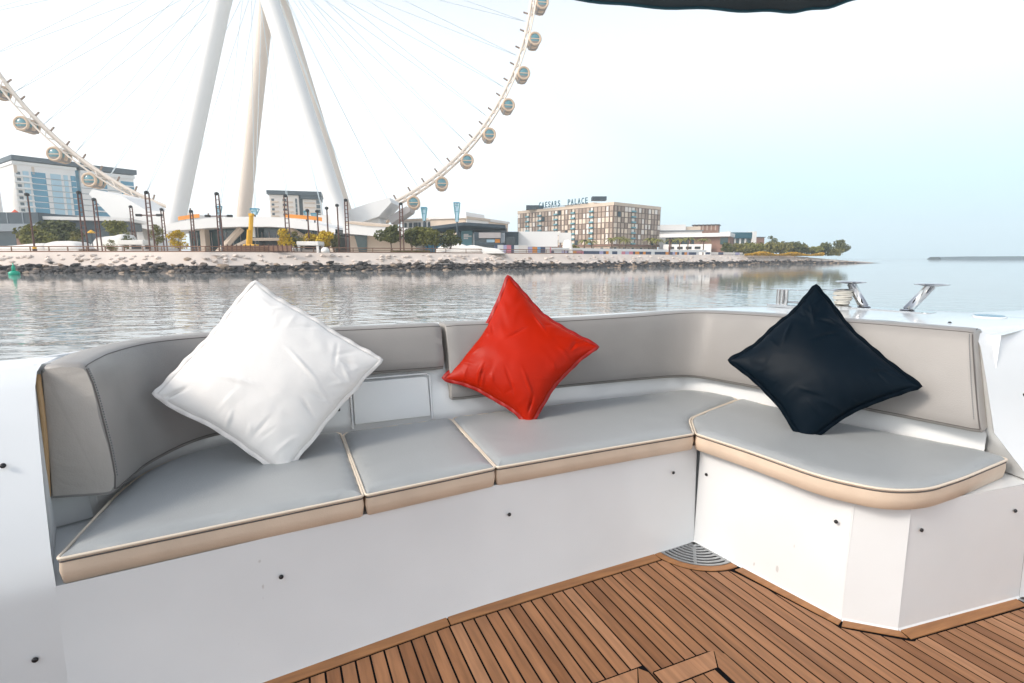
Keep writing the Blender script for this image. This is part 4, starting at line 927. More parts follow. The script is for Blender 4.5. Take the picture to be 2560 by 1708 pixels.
M().box(0, xf2(1198), -.5, 8, Zk(600), Zk(581)).part('wall', 'slate', t); M().box(xf2(1198), xf2(1252), -1, 8, Zk(595.5), Zk(582)).part('wall', 'grey_panel', t); M().box(xf2(1252), L, -.5, 8, Zk(607), Zk(583)).part('wall', 'slate_light', t)
M().box(0, xf2(1252), 0, 8, 0, Zk(596)).part('base', 'glass_dark', t); M().box(xf2(1238), xf2(1250), -.3, .1, Zk(607), Zk(598)).part('panel', 'orange_paint', t); M().box(xf2(1217), xf2(1237), -.3, .1, Zk(606), Zk(599)).part('panel', 'glass_pale', t)
M().box(xf2(1190), xf2(1260), -1.2, 0, Zk(612), Zk(608)).part('canopy', 'slate', t)
t, L = oriented(1256, 170, 1296, 170, 'small dark blue box building between kiosk and white hoarding', 'building', 'box_building')
M().box(0, L, 0, 8, 0, zpx(581, 170)).part('wall', 'slate', t); M().box(L * .2, L * .8, -.2, .1, 0, zpx(592, 170)).part('shutter', 'glass_dark', t); M().box(-.2, L + .2, -.3, 8.2, zpx(581, 170) + .02, zpx(579.5, 170)).part('roof', 'slate_light', t)

# hotel with the rooftop sign
HY = 225.0
c0 = ground(1531, HY); lft = ground(1294, 269); rgt = ground(1647, 247)
hotel = thing('hotel', 'brown and cream checkered hotel block with rooftop letters', 'building', c0); 
HH = zpx(513, HY)
def face(p_end, ncol, side):
    d = p_end - c0; Lf = math.hypot(d.x, d.y); u = Vector((d.x, d.y, 0)) / Lf; nn = Vector((u.y, -u.x, 0)) if side > 0 else Vector((-u.y, u.x, 0))
    return Lf, u, nn
Ll, ul, nl = face(lft, 24, -1); Lr, ur, nr_ = face(rgt, 12, 1)
poly = [(0, 0), tuple((ul * Ll)[:2]), tuple((ul * Ll + ur * Lr)[:2]), tuple((ur * Lr)[:2])]
poly = list(reversed(poly))
M().prism(poly, 4.2, HH).part('wall', 'hotel_frame', hotel)
cenp = Vector((sum(p[0] for p in poly) / 4, sum(p[1] for p in poly) / 4))
def scl(k): return [tuple(cenp + (Vector(p) - cenp) * k) for p in poly]
M().prism(scl(1.004), HH, HH + 1.3).part('parapet', 'cream_wall', hotel)
M().prism(scl(.97), 0, 4.2).part('ground_floor', 'cream_wall', hotel); M().prism(scl(1.01), 3.9, 4.5).part('floor_band', 'brick_brown', hotel)
pm_ = {k: M().box(-.5, .5, -.16, .05, 0, 1).mesh('window', k) for k in ('panel_cream', 'panel_taupe', 'panel_brown', 'panel_white', 'glass_dark')}
rail_m = M().box(-.5, .5, -.9, .05, 0, 1).mesh('balcony', 'teal_panel')
rows_n = 7; rh = (HH - 4.6) / rows_n; rr_ = random.Random(11)
for Lf, u, nn, ncol, balc in ((Ll, ul, nl, 28, (5, 10, 15, 20, 24)), (Lr, ur, nr_, 14, (5,))):
    yaw = math.atan2(-nn.x, nn.y) + math.pi
    for r_ in range(rows_n):
        for c_ in range(ncol):
            w = Lf / ncol; pos = u * (w * (c_ + .5)) + Vector((0, 0, 4.7 + r_ * rh))
            isb = c_ in balc
            k = rr_.choices(('panel_cream', 'panel_taupe', 'panel_brown', 'panel_white', 'glass_dark'), (3.0, 4, 2.4, 1.6, .7))[0]
            if isb: k = 'panel_white' if (r_ + c_) % 2 else 'panel_cream'
            o = inst(pm_[k], 'window', hotel, pos, (0, 0, yaw), (w * rr_.choice((.50, .66, .76)), 1, rh * .84))
            if isb: inst(rail_m, 'balcony', hotel, pos, (0, 0, yaw), (w * .95, 1, rh * .28))
for k in range(10):
    pos = ur * (Lr * (k + .5) / 10) * .9 + nr_ * .1; inst(pm_['panel_brown' if k % 2 else 'glass_dark'], 'window', hotel, pos + Vector((0, 0, .3)), (0, 0, math.atan2(-nr_.x, nr_.y) + math.pi), (1.2, 1, 3))
for k in range(12):
    pos = ul * (Ll * (k + .3) / 24) + nl * .1; inst(pm_['panel_taupe' if k % 2 else 'glass_dark'], 'window', hotel, pos + Vector((0, 0, .3)), (0, 0, math.atan2(-nl.x, nl.y) + math.pi), (1.2, 1, 3))
M().prism(scl(.30), HH + 1.3, HH + 3.4).part('roof_house', 'cream_wall', hotel)
q0 = ul * (Ll * .78); M().box(q0.x - 4, q0.x + 3.4, q0.y - 1, q0.y + 3, HH + 1.3, HH + 3.0).part('roof_plant', 'slate', hotel)
q0 = ul * (Ll * .87); M().box(q0.x - 1, q0.x + 5, q0.y, q0.y + 3, HH + 1.3, HH + 3.6).part('roof_plant', 'slate', hotel)
q0 = ul * (Ll * .10); M().box(q0.x - 4, q0.x + 2, q0.y + 2, q0.y + 6, HH + 2.6, HH + 4.2).part('roof_plant', 'slate', hotel)
# the letters
def text_mesh(txt, size, ext, mt):
    cu = bpy.data.curves.new('lettering', 'FONT'); cu.body = txt; cu.size = size; cu.extrude = ext; cu.space_character = 1.35; cu.offset = 0.03
    tmp = bpy.data.objects.new('tmp_text', cu); COL.objects.link(tmp); bpy.context.view_layer.update()
    dg = bpy.context.evaluated_depsgraph_get(); me = bpy.data.meshes.new_from_object(tmp.evaluated_get(dg)); bpy.data.objects.remove(tmp); bpy.data.curves.remove(cu)
    me.materials.clear(); me.materials.append(MATS[mt]); return me
pa, pb_ = ul * (Ll * .74), ul * (Ll * .225)
sg = thing('rooftop_sign', 'dark block letters CAESARS PALACE standing on the hotel roof', 'sign', c0 + pa + Vector((0, 0, HH + 1.3)), math.atan2((pb_ - pa).y, (pb_ - pa).x))
Ls = (pb_ - pa).length
word = 'CAESARS  PALACE'
for k, ch in enumerate(word):
    if ch == ' ': continue
    me = text_mesh(ch, 3.5, .12, 'sign_blue'); wid = max(v.co.x for v in me.vertices); x = Ls * (k + .1) / len(word)
    inst(me, 'letter', sg, (x, -.6, .45), (R(90), 0, 0), (Ls / len(word) * .72 / wid, 1, 1))
M().box(0, Ls, -.75, -.45, .25, .42).part('rail', 'slate', sg)
for k in range(8): M().box(k * Ls / 7.2, k * Ls / 7.2 + .14, -.7, -.5, 0, .3).part('bracket', 'slate', sg)

# buildings right of the hotel, on the headland
t, L = oriented(1648, 262, 1752, 258, 'white stepped block right of the hotel', 'building', 'white_block')
Zb = lambda py: zpx(py, 260)
M().box(0, L, 0, 14, 0, Zb(578)).part('wall', 'white_wall', t); M().box(0, L * .62, 2, 14, Zb(578) + .4, Zb(561)).part('upper_wall', 'white_wall', t); M().box(-.4, L + .6, -.5, 14.5, Zb(578) + .02, Zb(578) + .38).part('band', 'slate_light', t)
M().box(L * .62, L * .98, 3, 12, Zb(577), Zb(566)).part('terrace', 'cream_wall', t)
t, L = oriented(1728, 275, 1792, 270, 'small brown panelled block above the white roof slab', 'building', 'brown_block')
M().box(0, L, 0, 10, 0, zpx(563, 272)).part('wall', 'brick_brown', t); M().box(-.5, L + .5, -.6, 10.5, zpx(563, 272) + .02, zpx(561.5, 272)).part('roof', 'slate', t)
bw = M().box(-.3, .3, -.15, .1, 0, 3.0).mesh('window', 'panel_taupe')
for k in range(6): inst(bw, 'window', t, (1 + k * L / 6.2, 0, zpx(576, 272)))
t, L = oriented(1655, 240, 1824, 226, 'low pavilion with long white roof slab and dark openings', 'building', 'low_pavilion')
Zc_ = lambda py: zpx(py, 233)
xg = lambda px: (px - 1655) / 169 * L
M().box(-1, L, -2, 12, Zc_(593), Zc_(584)).part('roof', 'white_paint', t); M().box(xg(1662), xg(1736), .5, 11, 0, Zc_(593.5)).part('opening', 'glass_dark', t); M().box(xg(1736), xg(1822), 0, 11, 0, Zc_(593.5)).part('wall', 'brick_brown', t)
for k in range(3): M().box(xg(1676 + k * 24), xg(1679 + k * 24), -.6, .4, 0, Zc_(593.5)).part('column', 'brick_brown', t)
M().box(xg(1800), xg(1818), -.3, .1, Zc_(612), Zc_(595)).part('window', 'glass_teal', t)
M().box(xg(1662), xg(1782), -3, -2, 0, Zc_(611)).part('garden_wall', 'white_wall', t)
for k in range(4): M().box(xg(1676 + k * 22), xg(1690 + k * 22), -3.15, -2.9, Zc_(623), Zc_(617)).part('opening', 'black', t)
t, L = oriented(1822, 240, 1886, 240, 'dark blue box pavilion framed by white posts near the headland shrubs', 'building', 'box_pavilion')
M().box(0, L * .86, 0, 8, zpx(596, 240), zpx(581, 240)).part('upper_wall', 'sign_blue', t); M().box(L * .86, L, -.8, 8, 0, zpx(579, 240)).part('pier', 'white_wall', t); M().box(-1.5, 0, -.8, 8, 0, zpx(579, 240)).part('pier', 'white_wall', t)
M().box(.2, L * .85, 1, 7, 0, zpx(596.5, 240)).part('glazing', 'glass_teal', t)
for k in range(3): M().box(L * (.2 + .2 * k), L * (.2 + .2 * k) + .7, .6, 1, 0, zpx(596.5, 240)).part('column', 'white_wall', t)
t, L = oriented(1887, 262, 1908, 262, 'tiny brown hut beside the headland shrubs', 'building', 'hut')
M().box(0, L, 0, 5, 0, zpx(594, 262)).part('wall', 'brick_brown', t); M().box(-.4, L + .4, -.4, 5.4, zpx(594, 262) + .02, zpx(592.5, 262)).part('roof', 'slate', t)

# hoardings and painted walls
def hoarding(px0, px1, y0, y1, Y, mt, label, legs=True):
    t, L = oriented(px0, Y, px1, Y, label, 'hoarding', 'hoarding'); z0, z1 = zpx(y1, Y), zpx(y0, Y)
    M().box(0, L, 0, .4, z0, z1).part('board', mt, t)
    for k in range(4): x = L * (k + .5) / 4; M().box(x - .12, x + .12, .4, .6, 0, z1 - .2).part('post', 'slate_light', t)
hoarding(1294, 1394, 579, 617, 172, 'white_paint', 'large blank white hoarding in front of the hotel'); hoarding(1396, 1427, 582, 607, 176, 'white_wall', 'smaller grey white hoarding right of the large one')
def painted(px0, px1, y0, y1, Y0, Y1, mats, label, n, white_top=0):
    t, L = oriented(px0, Y0, px1, Y1, label, 'wall', 'painted_wall'); Ym = (Y0 + Y1) / 2; h_ = zpx(y0, Ym); hz = zpx(y1, Ym)
    rr_ = random.Random(px0); x = 0
    for k in range(n):
        w = L / n * (.6 + .8 * rr_.random()); w = min(w, L - x)
        if w <= 0.02: break
        M().box(x, x + w - .02, 0, .35, max(0, hz) if not white_top else 0, h_ * (1 - white_top)).part('panel', rr_.choice(mats), t); x += w
    if white_top: M().box(0, L, -.1, .45, h_ * (1 - white_top) + .01, h_).part('coping', 'white_paint', t)
cols = ['paint_pink', 'paint_blue', 'orange_paint', 'paint_navy', 'paint_lilac', 'white_paint', 'panel_white', 'paint_pink']
painted(1238, 1322, 613, 632, 134, 139, cols, 'graffiti painted panels left of the long coloured wall', 9)
painted(1322, 1378, 618, 632, 139, 145, cols, 'short stretch of pastel painted wall under the white hoarding', 6)
painted(1378, 1765, 623, 638, 146, 192, ['paint_navy', 'paint_navy', 'paint_lilac', 'paint_pink', 'orange_paint', 'paint_navy', 'white_paint'], 'long low wall with coloured panels and white coping in front of the hotel', 44, .45)
painted(1765, 1860, 631, 637, 193, 208, ['paint_navy', 'paint_lilac', 'panel_white'], 'low dark wall ending at the headland shrubs', 8)

# ================================================================== PROMENADE THINGS
# lattice lamp masts: two rust brown poles with rungs and a lamp head
def mast(px, py_top, Y, label, double=True, wpx=11, arms=0.0, yellow=False, mt='rust_steel'):
    b_ = ground(px, Y); h = at(px, py_top, Y).z - LAND; w = pxw(wpx, Y)
    t = thing('lamp_mast', label, 'lamp mast', b_, 0, 'brown lamp masts along the promenade')
    if double:
        for sx in (-.5, .5): M().tube([(sx * w, 0, 0), (sx * w * .72, 0, h)], .125, 8).part('pole', mt, t)
        for k in range(9): z = h * (.30 + .075 * k); M().box(-w * .47, w * .47, -.07, .07, z, z + .12).part('rung', mt, t)
    else:
        M().tube([(0, 0, 0), (0, 0, h)], pxw(2.2, Y), 8, r2=pxw(1.7, Y)).part('pole', mt, t)
    M().lathe([(.10, 0), (.38, .1), (.38, .45), (.1, .6)], (0, -.1, h - .2), 10).part('lamp_head', 'black', t)
    if arms:
        M().box(-arms, arms, -.1, .1, h * .62, h * .62 + .18).part('cross_arm', mt, t)
        for sx in (-1, 1): M().box(sx * arms - .4, sx * arms + .4, -.3, .3, h * .62 - .1, h * .62 + .3).part('flood_lamp', 'black', t)
    if yellow: M().lathe([(pxw(4.2, Y), .0), (pxw(4.2, Y), .5)], (0, 0, .5), 10).part('base_ring', 'yellow_paint', t); M().lathe([(pxw(4.6, Y), .0), (pxw(4.6, Y), .5)], (0, 0, 0), 10).part('foot', 'black', t)
for px, py, dy, lab, kw in [
    (89, 488, 9, 'single thick brown lamp mast nearest the left edge, with yellow base ring', dict(double=False, yellow=True)),
    (217, 483, 8, 'double pole brown lamp mast in front of the left tower', dict(wpx=12)),
    (252, 500, 20, 'thinner double pole mast just right of the one before the left tower', dict(wpx=11)),
    (383, 483, 8, 'double pole mast with cross arm beside the left wheel leg', dict(wpx=13, arms=1.8)),
    (340, 518, 40, 'pale far mast behind the white kiosk', dict(wpx=8)),
    (416, 525, 30, 'pale mast close behind the left wheel leg', dict(wpx=8)),
    (488, 530, 20, 'thin mast in front of the terminal glass at the left', dict(wpx=8)),
    (555, 486, 8, 'double pole mast with cross arm left of the yellow crane', dict(wpx=11, arms=2.0)),
    (723, 491, 10, 'double pole mast among the yellow trees', dict(wpx=11)),
    (775, 528, 10, 'single short pole above the white kiosk, leftmost of four', dict(double=False)),
    (799, 530, 12, 'single short pole above the white kiosk, second of four', dict(double=False)),
    (823, 522, 10, 'single pole beside the right wheel leg, third of four', dict(double=False)),
    (849, 515, 9, 'taller single pole right at the foot of the right wheel leg', dict(double=False)),
    (871, 502, 8, 'double pole mast just right of the right wheel leg', dict(wpx=9)),
    (1006, 511, 9, 'double pole mast between the green trees', dict(wpx=9)),
    (1873 - 200, 597, 10, 'small yellow lamp post beside the hotel palms', dict(double=False))]:
    mast(px, py, shore(px) + dy, lab, **kw)
# flared floodlight masts
def flood(px, y0, y1, wpx, Y, label):
    b_ = ground(px, Y); za, zb = at(px, y1, Y).z - LAND, at(px, y0, Y).z - LAND; w = pxw(wpx, Y) / 2
    t = thing('floodlight_mast', label, 'floodlight', b_, 0, 'flared teal floodlight masts')
    M().tube([(0, 0, 0), (0, 0, za)], .22, 8).part('pole', 'slate', t)
    for sx in (-1, 1):
        for sy in (-1, 1): M().tube([(sx * w * .35, sy * w * .3, za), (sx * w, sy * w * .8, zb)], .14, 6).part('frame_bar', 'teal_panel', t)
    for k in range(3): f_ = .35 + .65 * (k + .6) / 3; z = za + (zb - za) * (k + .6) / 3; M().box(-w * f_, w * f_, -w * f_ * .8, -w * f_ * .8 + .2, z - .12, z + .12).part('cross_bar', 'teal_panel', t)
    M().box(-w, w, -w * .8, w * .8, zb - .15, zb + .1).part('lamp_tray', 'glass_blue', t); M().box(-w * .5, w * .5, -w * .5, w * .5, za, zb - .2).part('mesh_panel', 'glass_pale', t)
flood(557, 516, 537, 11, 135, 'flared floodlight behind the cross arm mast left of the crane'); flood(645, 522, 537, 17, 150, 'flared floodlight on the terminal roof right of the crane')
flood(772, 528, 545, 10, 150, 'flared floodlight before the mid block, left one'); flood(792, 534, 548, 14, 150, 'flared floodlight before the mid block, right one')
flood(1063, 519, 552, 13, 140, 'flared floodlight above the green trees'); flood(1144, 507, 555, 14, 150, 'tallest flared floodlight in front of the canopy pavilion')

# yellow boom lift
Y = 118; O = ground(628, Y)
t = thing('boom_lift', 'yellow boom lift with raised arm in front of the terminal', 'crane', O)
X = lambda px: at(px, 600, Y).x - O.x
Z = lambda py: at(628, py, Y).z - LAND
M().tube([(X(624), 0, Z(612)), (X(633), 0, Z(537))], .48, 8).part('boom', 'yellow_paint', t); M().tube([(X(624) - .1, -.7, Z(612)), (X(628), -.7, Z(575))], .40, 8).part('lower_arm', 'yellow_paint', t)
M().box(X(613), X(641), -1.2, 1.2, .75, Z(611)).part('chassis', 'yellow_paint', t, bevel=.15); M().box(X(629), X(637), -.6, .6, Z(541), Z(534)).part('basket', 'yellow_paint', t)
for sx in (X(617), X(637)):
    for sy in (-1.2, 1.2): M().lathe([(.5, -.2), (.55, 0), (.5, .2)], (sx, sy, .55), 14, Matrix.Rotation(R(90), 3, 'X')).part('wheel', 'black', t)
# brown panel fence
Y = shore(640) + 6.5; a = ground(559, Y); b_ = ground(730, Y)
t = thing('panel_fence', 'brown panel fence along the quay in front of the boom lift', 'fence', a); L = b_.x - a.x
for k in range(15): x = L * k / 15; M().box(x + .08, x + L / 15 - .08, 0, .1, .25, 1.25).part('panel', 'brown_rail', t)
for k in range(16): x = L * k / 15; M().box(x - .07, x + .07, -.06, .16, 0, 1.45).part('post', 'rust_steel', t)
# white kiosks
def kiosk(px0, px1, y0, Y, label, roof=1.0):
    a = ground(px0, Y); L = ground(px1, Y).x - a.x; h = at(px0, y0, Y).z - LAND
    t = thing('kiosk', label, 'kiosk', a)
    M().box(0, L, -1.2, 2.2, h * .62, h).part('roof', 'tent', t, bevel=.12)
    for x in (.1, L - .5): M().box(x, x + .4, -1, -.6, 0, h * .62).part('post', 'white_wall', t); M().box(x, x + .4, 1.6, 2.0, 0, h * .62).part('post', 'white_wall', t)
    M().box(.5, L - .5, .2, 1.8, 0, h * .30).part('counter', 'white_wall', t); M().box(.6, L - .6, 1.5, 1.9, h * .3, h * .6).part('back_panel', 'slate', t)
kiosk(309, 372, 601, 102, 'white open kiosk beside the left wheel leg'); kiosk(749, 803, 604, 106, 'white open kiosk under the yellow trees')
# small white things on the promenade
def blob(px, py0, wpx, Y, name, label, cat, mt='tent', flat=1.0):
    o = ground(px, Y); w = pxw(wpx, Y) / 2; h = (at(px, py0, Y).z - LAND)
    m = M(); m.lathe([(w, 0), (w * 1.0, h * .35), (w * .85, h * .7), (w * .45, h * .95), (.02, h)], seg=14); m.v = [(x, y * flat, z) for x, y, z in m.v]
    m.top(name, mt, label, cat, smooth=True, base=o)
blob(735, 617, 15, 104, 'fabric_ball', 'round white covered object left of the kiosk under the yellow trees', 'cover'); blob(814, 618, 20, 104, 'covered_crate', 'white covered crate right of the kiosk under the yellow trees', 'cover')
def tarp(px0, px1, prof, Y, label, name='tent', cat='tent', depth=5.0):
    a = ground(px0, Y); L = ground(px1, Y).x - a.x; t = thing(name, label, cat, a)
    pts = catmull([(L * u, 0, at(px0, py, Y).z - LAND) for u, py in prof], 24)
    M().grid([[(p.x, 0, 0) for p in pts], [(p.x, 0, max(.02, p.z * .72)) for p in pts], [(p.x, .8, max(.03, p.z * .96)) for p in pts], [(p.x, depth / 2, max(.04, p.z)) for p in pts], [(p.x, depth - .8, max(.03, p.z * .96)) for p in pts], [(p.x, depth, 0) for p in pts]]).part('cover', 'tent', t, smooth=True)
    M().tube([(L * .5, depth / 2, 0), (L * .5, depth / 2, max(.1, max(p.z for p in pts) * .9))], .06, 6).part('pole', 'slate_light', t)
tarp(-40, 118, [(0, 625), (.2, 616), (.5, 612), (.75, 608), (.92, 609), (1, 626)], 101, 'long low white tarpaulin tent at the left edge')
tarp(114, 198, [(0, 606), (.25, 602), (.55, 602), (.8, 606), (1, 622)], 99, 'rounded white tent with open side left of the double masts')
tarp(226, 320, [(0, 626), (.1, 596), (.35, 590), (.6, 588), (.85, 586), (1, 624)], 112, 'white draped tent behind the masts left of the wheel leg')
tarp(1095, 1262, [(0, 632), (.15, 624), (.35, 618), (.5, 612), (.7, 618), (.9, 622), (1, 634)], 124, 'white tarpaulin covered mound right of the green trees', 'covered_mound', 'cover', 6)
tarp(1090, 1180, [(0, 622), (.3, 605), (.55, 607), (.8, 613), (1, 626)], 140, 'white canvas roof behind the tarpaulin mound', depth=6)
tarp(1407, 1432, [(0, 618), (.2, 602), (.8, 600), (1, 618)], 150, 'small white covered vehicle under the small hoarding', 'covered_vehicle', 'cover', 3)
# orange parasol and yellow sun shades
def parasol(px, py, wpx, Y, mt, label, name='parasol'):
    o = ground(px, Y); h = at(px, py, Y).z - LAND; w = pxw(wpx, Y) / 2; t = thing(name, label, 'parasol', o)
    M().lathe([(w, h * .86), (w * .7, h * .93), (.05, h)], seg=12).part('canopy', mt, t, smooth=True); M().tube([(0, 0, 0), (0, 0, h * .95)], .09, 6).part('pole', 'slate', t)
parasol(53, 524, 23, 168, 'red_orange', 'orange red parasol on the roof of the left pavilion'); parasol(92, 567, 20, 112, 'yellow_paint', 'yellow lantern shade beside the leftmost mast'); parasol(235, 575, 18, 112, 'yellow_paint', 'yellow lantern shade between the double masts')
# green buoy
Y = 79.5; p = at(36, 688, Y)
t = thing('buoy', 'bright green navigation buoy floating at the far left', 'buoy', (p.x, Y, WATER)); w = pxw(11.5, Y)
M().lathe([(w * .7, -.2), (w, .12), (w * .96, .42), (w * .45, .62)], seg=18).part('float', 'buoy_green', t, smooth=True)
M().lathe([(w * .34, .6), (w * .30, 1.25), (w * .12, 1.45), (w * .10, 1.75)], seg=14).part('tower', 'buoy_green', t, smooth=True)

# ================================================================== VEGETATION
def crown_mesh(seed, blobs, n, leaf, mt, flat=.75):
    r_ = random.Random(seed); m = M()
    for _ in range(n):
        bx, by, bz, br_ = r_.choice(blobs)
        while True:
            d = Vector((r_.uniform(-1, 1), r_.uniform(-1, 1), r_.uniform(-1, 1)))
            if .25 < d.length < 1: break
        c_ = Vector((bx, by, bz)) + Vector((d.x * br_, d.y * br_, d.z * br_ * flat)); s_ = leaf * r_.uniform(.6, 1.4)
        q = Vector((r_.gauss(0, 1), r_.gauss(0, 1), r_.gauss(0, 1))).normalized(); e1 = q.orthogonal().normalized() * s_; e2 = q.cross(e1).normalized() * s_ * r_.uniform(.4, .8)
        m.add([c_ - e1, c_ + e2 * .9, c_ + e1, c_ - e2], [(0, 1, 2, 3)])
    return m.mesh('crown', mt)
def tree(px, y_top, wpx, Y, mt, label, seed, trunk=.30, n=900, name='tree', group='trees along the far waterfront'):
    o = ground(px, Y); h = at(px, y_top - 3, Y).z - LAND; w = pxw(wpx * 1.22, Y); r_ = random.Random(seed)
    t = thing(name, label, 'tree' if h > 2.2 else 'shrub', o, 0, group); tz = h * trunk
    blobs = []
    for k in range(9):
        a_ = r_.uniform(0, 6.28); rad = w * .32 * math.sqrt(r_.random()); br_ = w * r_.uniform(.20, .30)
        zt_ = r_.uniform(tz + br_ * .5, max(tz + br_ * .55, h - br_ * .75)); blobs.append((rad * math.cos(a_), rad * math.sin(a_), zt_, br_))
    blobs.append((0, 0, h - w * .18, w * .2))
    m = M(); m.tube([(0, 0, 0), (.1, 0, tz * .6), (0, .1, tz), (0, 0, h * .6)], max(.06, h * .03), 7, r2=.04)
    m.part('trunk', 'bark', t)
    for bl in blobs[:5]: M().tube([(0, 0, tz * .85), (bl[0] * .5, bl[1] * .5, (tz + bl[2]) / 2), (bl[0], bl[1], bl[2])], max(.04, h * .014), 5, r2=.02).part('limb', 'bark', t)
    o2 = bpy.data.objects.new('crown', crown_mesh(seed, blobs, int(n * 1.7), w * .05, mt)); COL.objects.link(o2); o2.parent = t
    return t
tree(88, 562, 70, 112, 'leaf_mid', 'broad light green tree right of the leftmost mast', 1, .2); tree(140, 553, 84, 120, 'leaf_dark', 'dark green tree left of the double mast under the tower', 2, .2, 1300); tree(180, 553, 60, 124, 'leaf_dark', 'dark green tree behind the double mast', 3, .2)
tree(192, 580, 34, 104, 'leaf_olive', 'small pale olive tree in front of the dark trees', 4, .2, 500); tree(300, 552, 46, 118, 'leaf_mid', 'slim green tree with bare trunk above the white draped tent', 5, .45); tree(322, 588, 28, 110, 'leaf_dark', 'small dark bush at the corner of the white kiosk', 6, .1, 400); tree(281, 600, 26, 108, 'leaf_mid', 'small green shrub before the draped tent', 7, .1, 400)
tree(395, 563, 34, 110, 'leaf_olive', 'small yellowish tree directly left of the left wheel leg', 8, .3, 500); tree(449, 576, 38, 106, 'leaf_yellow', 'yellow green tree directly right of the left wheel leg', 9, .15, 700)
tree(716, 573, 36, 105, 'leaf_yellow', 'yellow tree at the double mast before the terminal', 10, .2, 600); tree(740, 580, 34, 107, 'leaf_olive', 'olive green tree behind the kiosk, left of the bright yellow ones', 11, .2, 600); tree(775, 584, 40, 110, 'leaf_yellow', 'bright yellow tree above the kiosk', 12, .2, 700); tree(812, 578, 46, 110, 'leaf_yellow', 'largest bright yellow tree left of the right wheel leg', 13, .2, 800); tree(836, 588, 28, 113, 'leaf_olive', 'dull olive tree against the right wheel leg', 14, .2, 500)
tree(978, 566, 58, 122, 'leaf_dark', 'spreading dark tree with thin trunk left of the tree mast', 15, .38, 1000); tree(1030, 572, 46, 122, 'leaf_dark', 'dark tree just right of the tree mast', 16, .25, 900); tree(1060, 568, 62, 124, 'leaf_mid', 'tallest green tree in the middle of the tree group', 17, .3, 1300); tree(1088, 576, 40, 126, 'leaf_mid', 'green tree at the right of the tree group', 18, .25, 800); tree(1127, 575, 46, 128, 'leaf_dark', 'round dark green tree standing apart before the blue glass', 19, .2, 1000)
# low hedge left of the mast
Y = shore(1030) + 8; a = ground(980, Y); b_ = ground(1075, Y); r_ = random.Random(5); m = M()
for _ in range(1500):
    c_ = a.lerp(b_, r_.random()) + Vector((0, r_.uniform(-.4, .4), r_.uniform(.05, .55))); q = Vector((r_.gauss(0, 1), r_.gauss(0, 1), r_.gauss(0, 1))).normalized(); e1 = q.orthogonal().normalized() * .16; e2 = q.cross(e1) * .6; m.add([c_ - e1, c_ + e2, c_ + e1, c_ - e2], [(0, 1, 2, 3)])
m.top('hedge', 'leaf_olive', 'low clipped hedge along the promenade under the green trees', 'hedge')
# palms
def palm(px, y_top, Y, label, seed, group='palms along the far waterfront', sc_=1.0):
    o = ground(px, Y); h = at(px, y_top, Y).z - LAND; r_ = random.Random(seed); t = thing('palm_tree', label, 'palm', o, 0, group)
    hh = h * .78; M().tube([(0, 0, 0), (.1, 0, hh * .5), (0, 0, hh)], .24, 7, r2=.17).part('trunk', 'bark', t); L = h * .30 * sc_ + .9; m = M()
    for k in range(16):
        a_ = k / 16 * 6.28 + r_.uniform(-.2, .2); up = r_.uniform(.1, .95); pts = []
        for q in range(6):
            u = q / 5; pts.append(Vector((math.cos(a_) * L * u, math.sin(a_) * L * u, hh + L * (up * u - (.55 + up * .5) * u * u))))
        sd = Vector((-math.sin(a_), math.cos(a_), 0))
        m.grid([[p + sd * .30 * math.sin(math.pi * min(.98, .12 + i_ / 5 * .88)) + Vector((0, 0, -.12)) for i_, p in enumerate(pts)], pts, [p - sd * .30 * math.sin(math.pi * min(.98, .12 + i_ / 5 * .88)) + Vector((0, 0, -.12)) for i_, p in enumerate(pts)]])
    m.part('fronds', 'leaf_mid', t)
for i, (px, py, Y) in enumerate([(1460, 592, 205), (1478, 596, 200), (1528, 586, 200), (1548, 584, 196), (1563, 590, 204), (1624, 588, 205), (1640, 590, 200), (1676, 590, 214), (1697, 587, 212), (1718, 586, 208), (1757, 590, 210)]):
    palm(px, py, Y, ['first palm at the hotel front counted from the left hoarding', 'second palm at the hotel front, close to the first', 'palm directly below the hotel corner', 'tallest palm just right of the hotel corner', 'palm right of the tallest one at the hotel', 'palm at the right end of the hotel front', 'palm between the hotel and the low pavilion', 'leftmost palm before the dark openings of the low pavilion', 'middle palm before the dark openings of the low pavilion', 'right palm before the dark openings of the low pavilion', 'palm before the brown wall of the low pavilion'][i], 40 + i)
tree(1430, 612, 40, 158, 'leaf_olive', 'row of low yellow green bushes under the hoarding', 60, .05, 500, 'shrub', 'low shrubs'); 
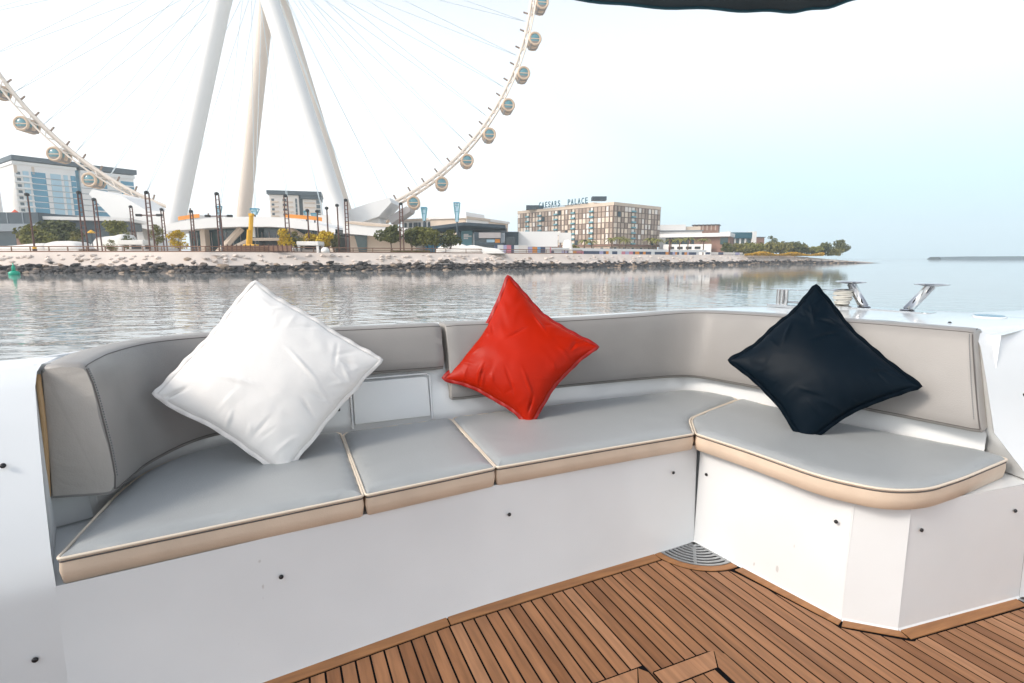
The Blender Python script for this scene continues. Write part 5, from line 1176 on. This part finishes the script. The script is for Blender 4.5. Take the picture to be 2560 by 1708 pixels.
for i, (px, py, w, Y, mt, lab) in enumerate([
    (1812, 608, 34, 212, 'leaf_dark', 'dark bush in front of the dark blue box pavilion'), (1850, 610, 44, 214, 'leaf_olive', 'olive bush left of the white garden posts'), (1882, 608, 50, 220, 'leaf_mid', 'green bush right of the box pavilion'),
    (1923, 591, 26, 240, 'leaf_dark', 'slender dark tree rising above the headland shrubs'), (1940, 606, 56, 236, 'leaf_olive', 'wide olive shrub behind the yellow ground cover'), (1975, 605, 52, 242, 'leaf_dark', 'dark rounded shrub in the middle of the headland'), (2005, 612, 40, 246, 'leaf_olive', 'lower olive shrub right of the dark rounded one'),
    (2030, 618, 40, 248, 'leaf_mid', 'low green shrub on the right half of the headland'), (2058, 607, 36, 252, 'leaf_dark', 'dark bushy tree, first of two near the tip'), (2100, 601, 40, 256, 'leaf_dark', 'ragged dark tree nearest the tip of the headland'), (2080, 626, 36, 252, 'leaf_olive', 'low shrub between the two trees near the tip')]):
    tree(px, py, w, Y, mt, lab, 70 + i, .15, 700, 'headland_shrub', 'shrubs on the headland')
m = M(); r_ = random.Random(9)
for _ in range(5000):
    px = r_.uniform(1862, 2060); Y = shore(px) + r_.uniform(5.5, 10); c_ = ground(px, Y) + Vector((0, 0, r_.uniform(0, .9 + .5 * math.sin(px * .08)))); q = Vector((r_.gauss(0, 1), r_.gauss(0, 1), r_.gauss(0, 1))).normalized(); e1 = q.orthogonal().normalized() * .35; e2 = q.cross(e1) * .6; m.add([c_ - e1, c_ + e2, c_ + e1, c_ - e2], [(0, 1, 2, 3)])
m.top('ground_cover', 'flower_yellow', 'yellow flowering ground cover along the edge of the headland', 'ground cover', kind='stuff')

# ================================================================== HAZE: thin marine air round the whole scene
hzm = bpy.data.materials.new('haze'); hzm.use_nodes = True; hn, hl = hzm.node_tree.nodes, hzm.node_tree.links
hn.remove(hn['Principled BSDF']); pv = hn.new('ShaderNodeVolumePrincipled'); pv.inputs['Color'].default_value = (0.86, 0.96, 1.0, 1); pv.inputs['Density'].default_value = 0.0004; pv.inputs['Anisotropy'].default_value = 0.2
hl.new(pv.outputs[0], hn['Material Output'].inputs['Volume']); MATS['haze'] = hzm
M().box(-3600, 3600, -320, 4300, WATER - 3, 245).top('haze', 'haze', kind='stuff', label='thin pale sea haze over the water', cat='haze')
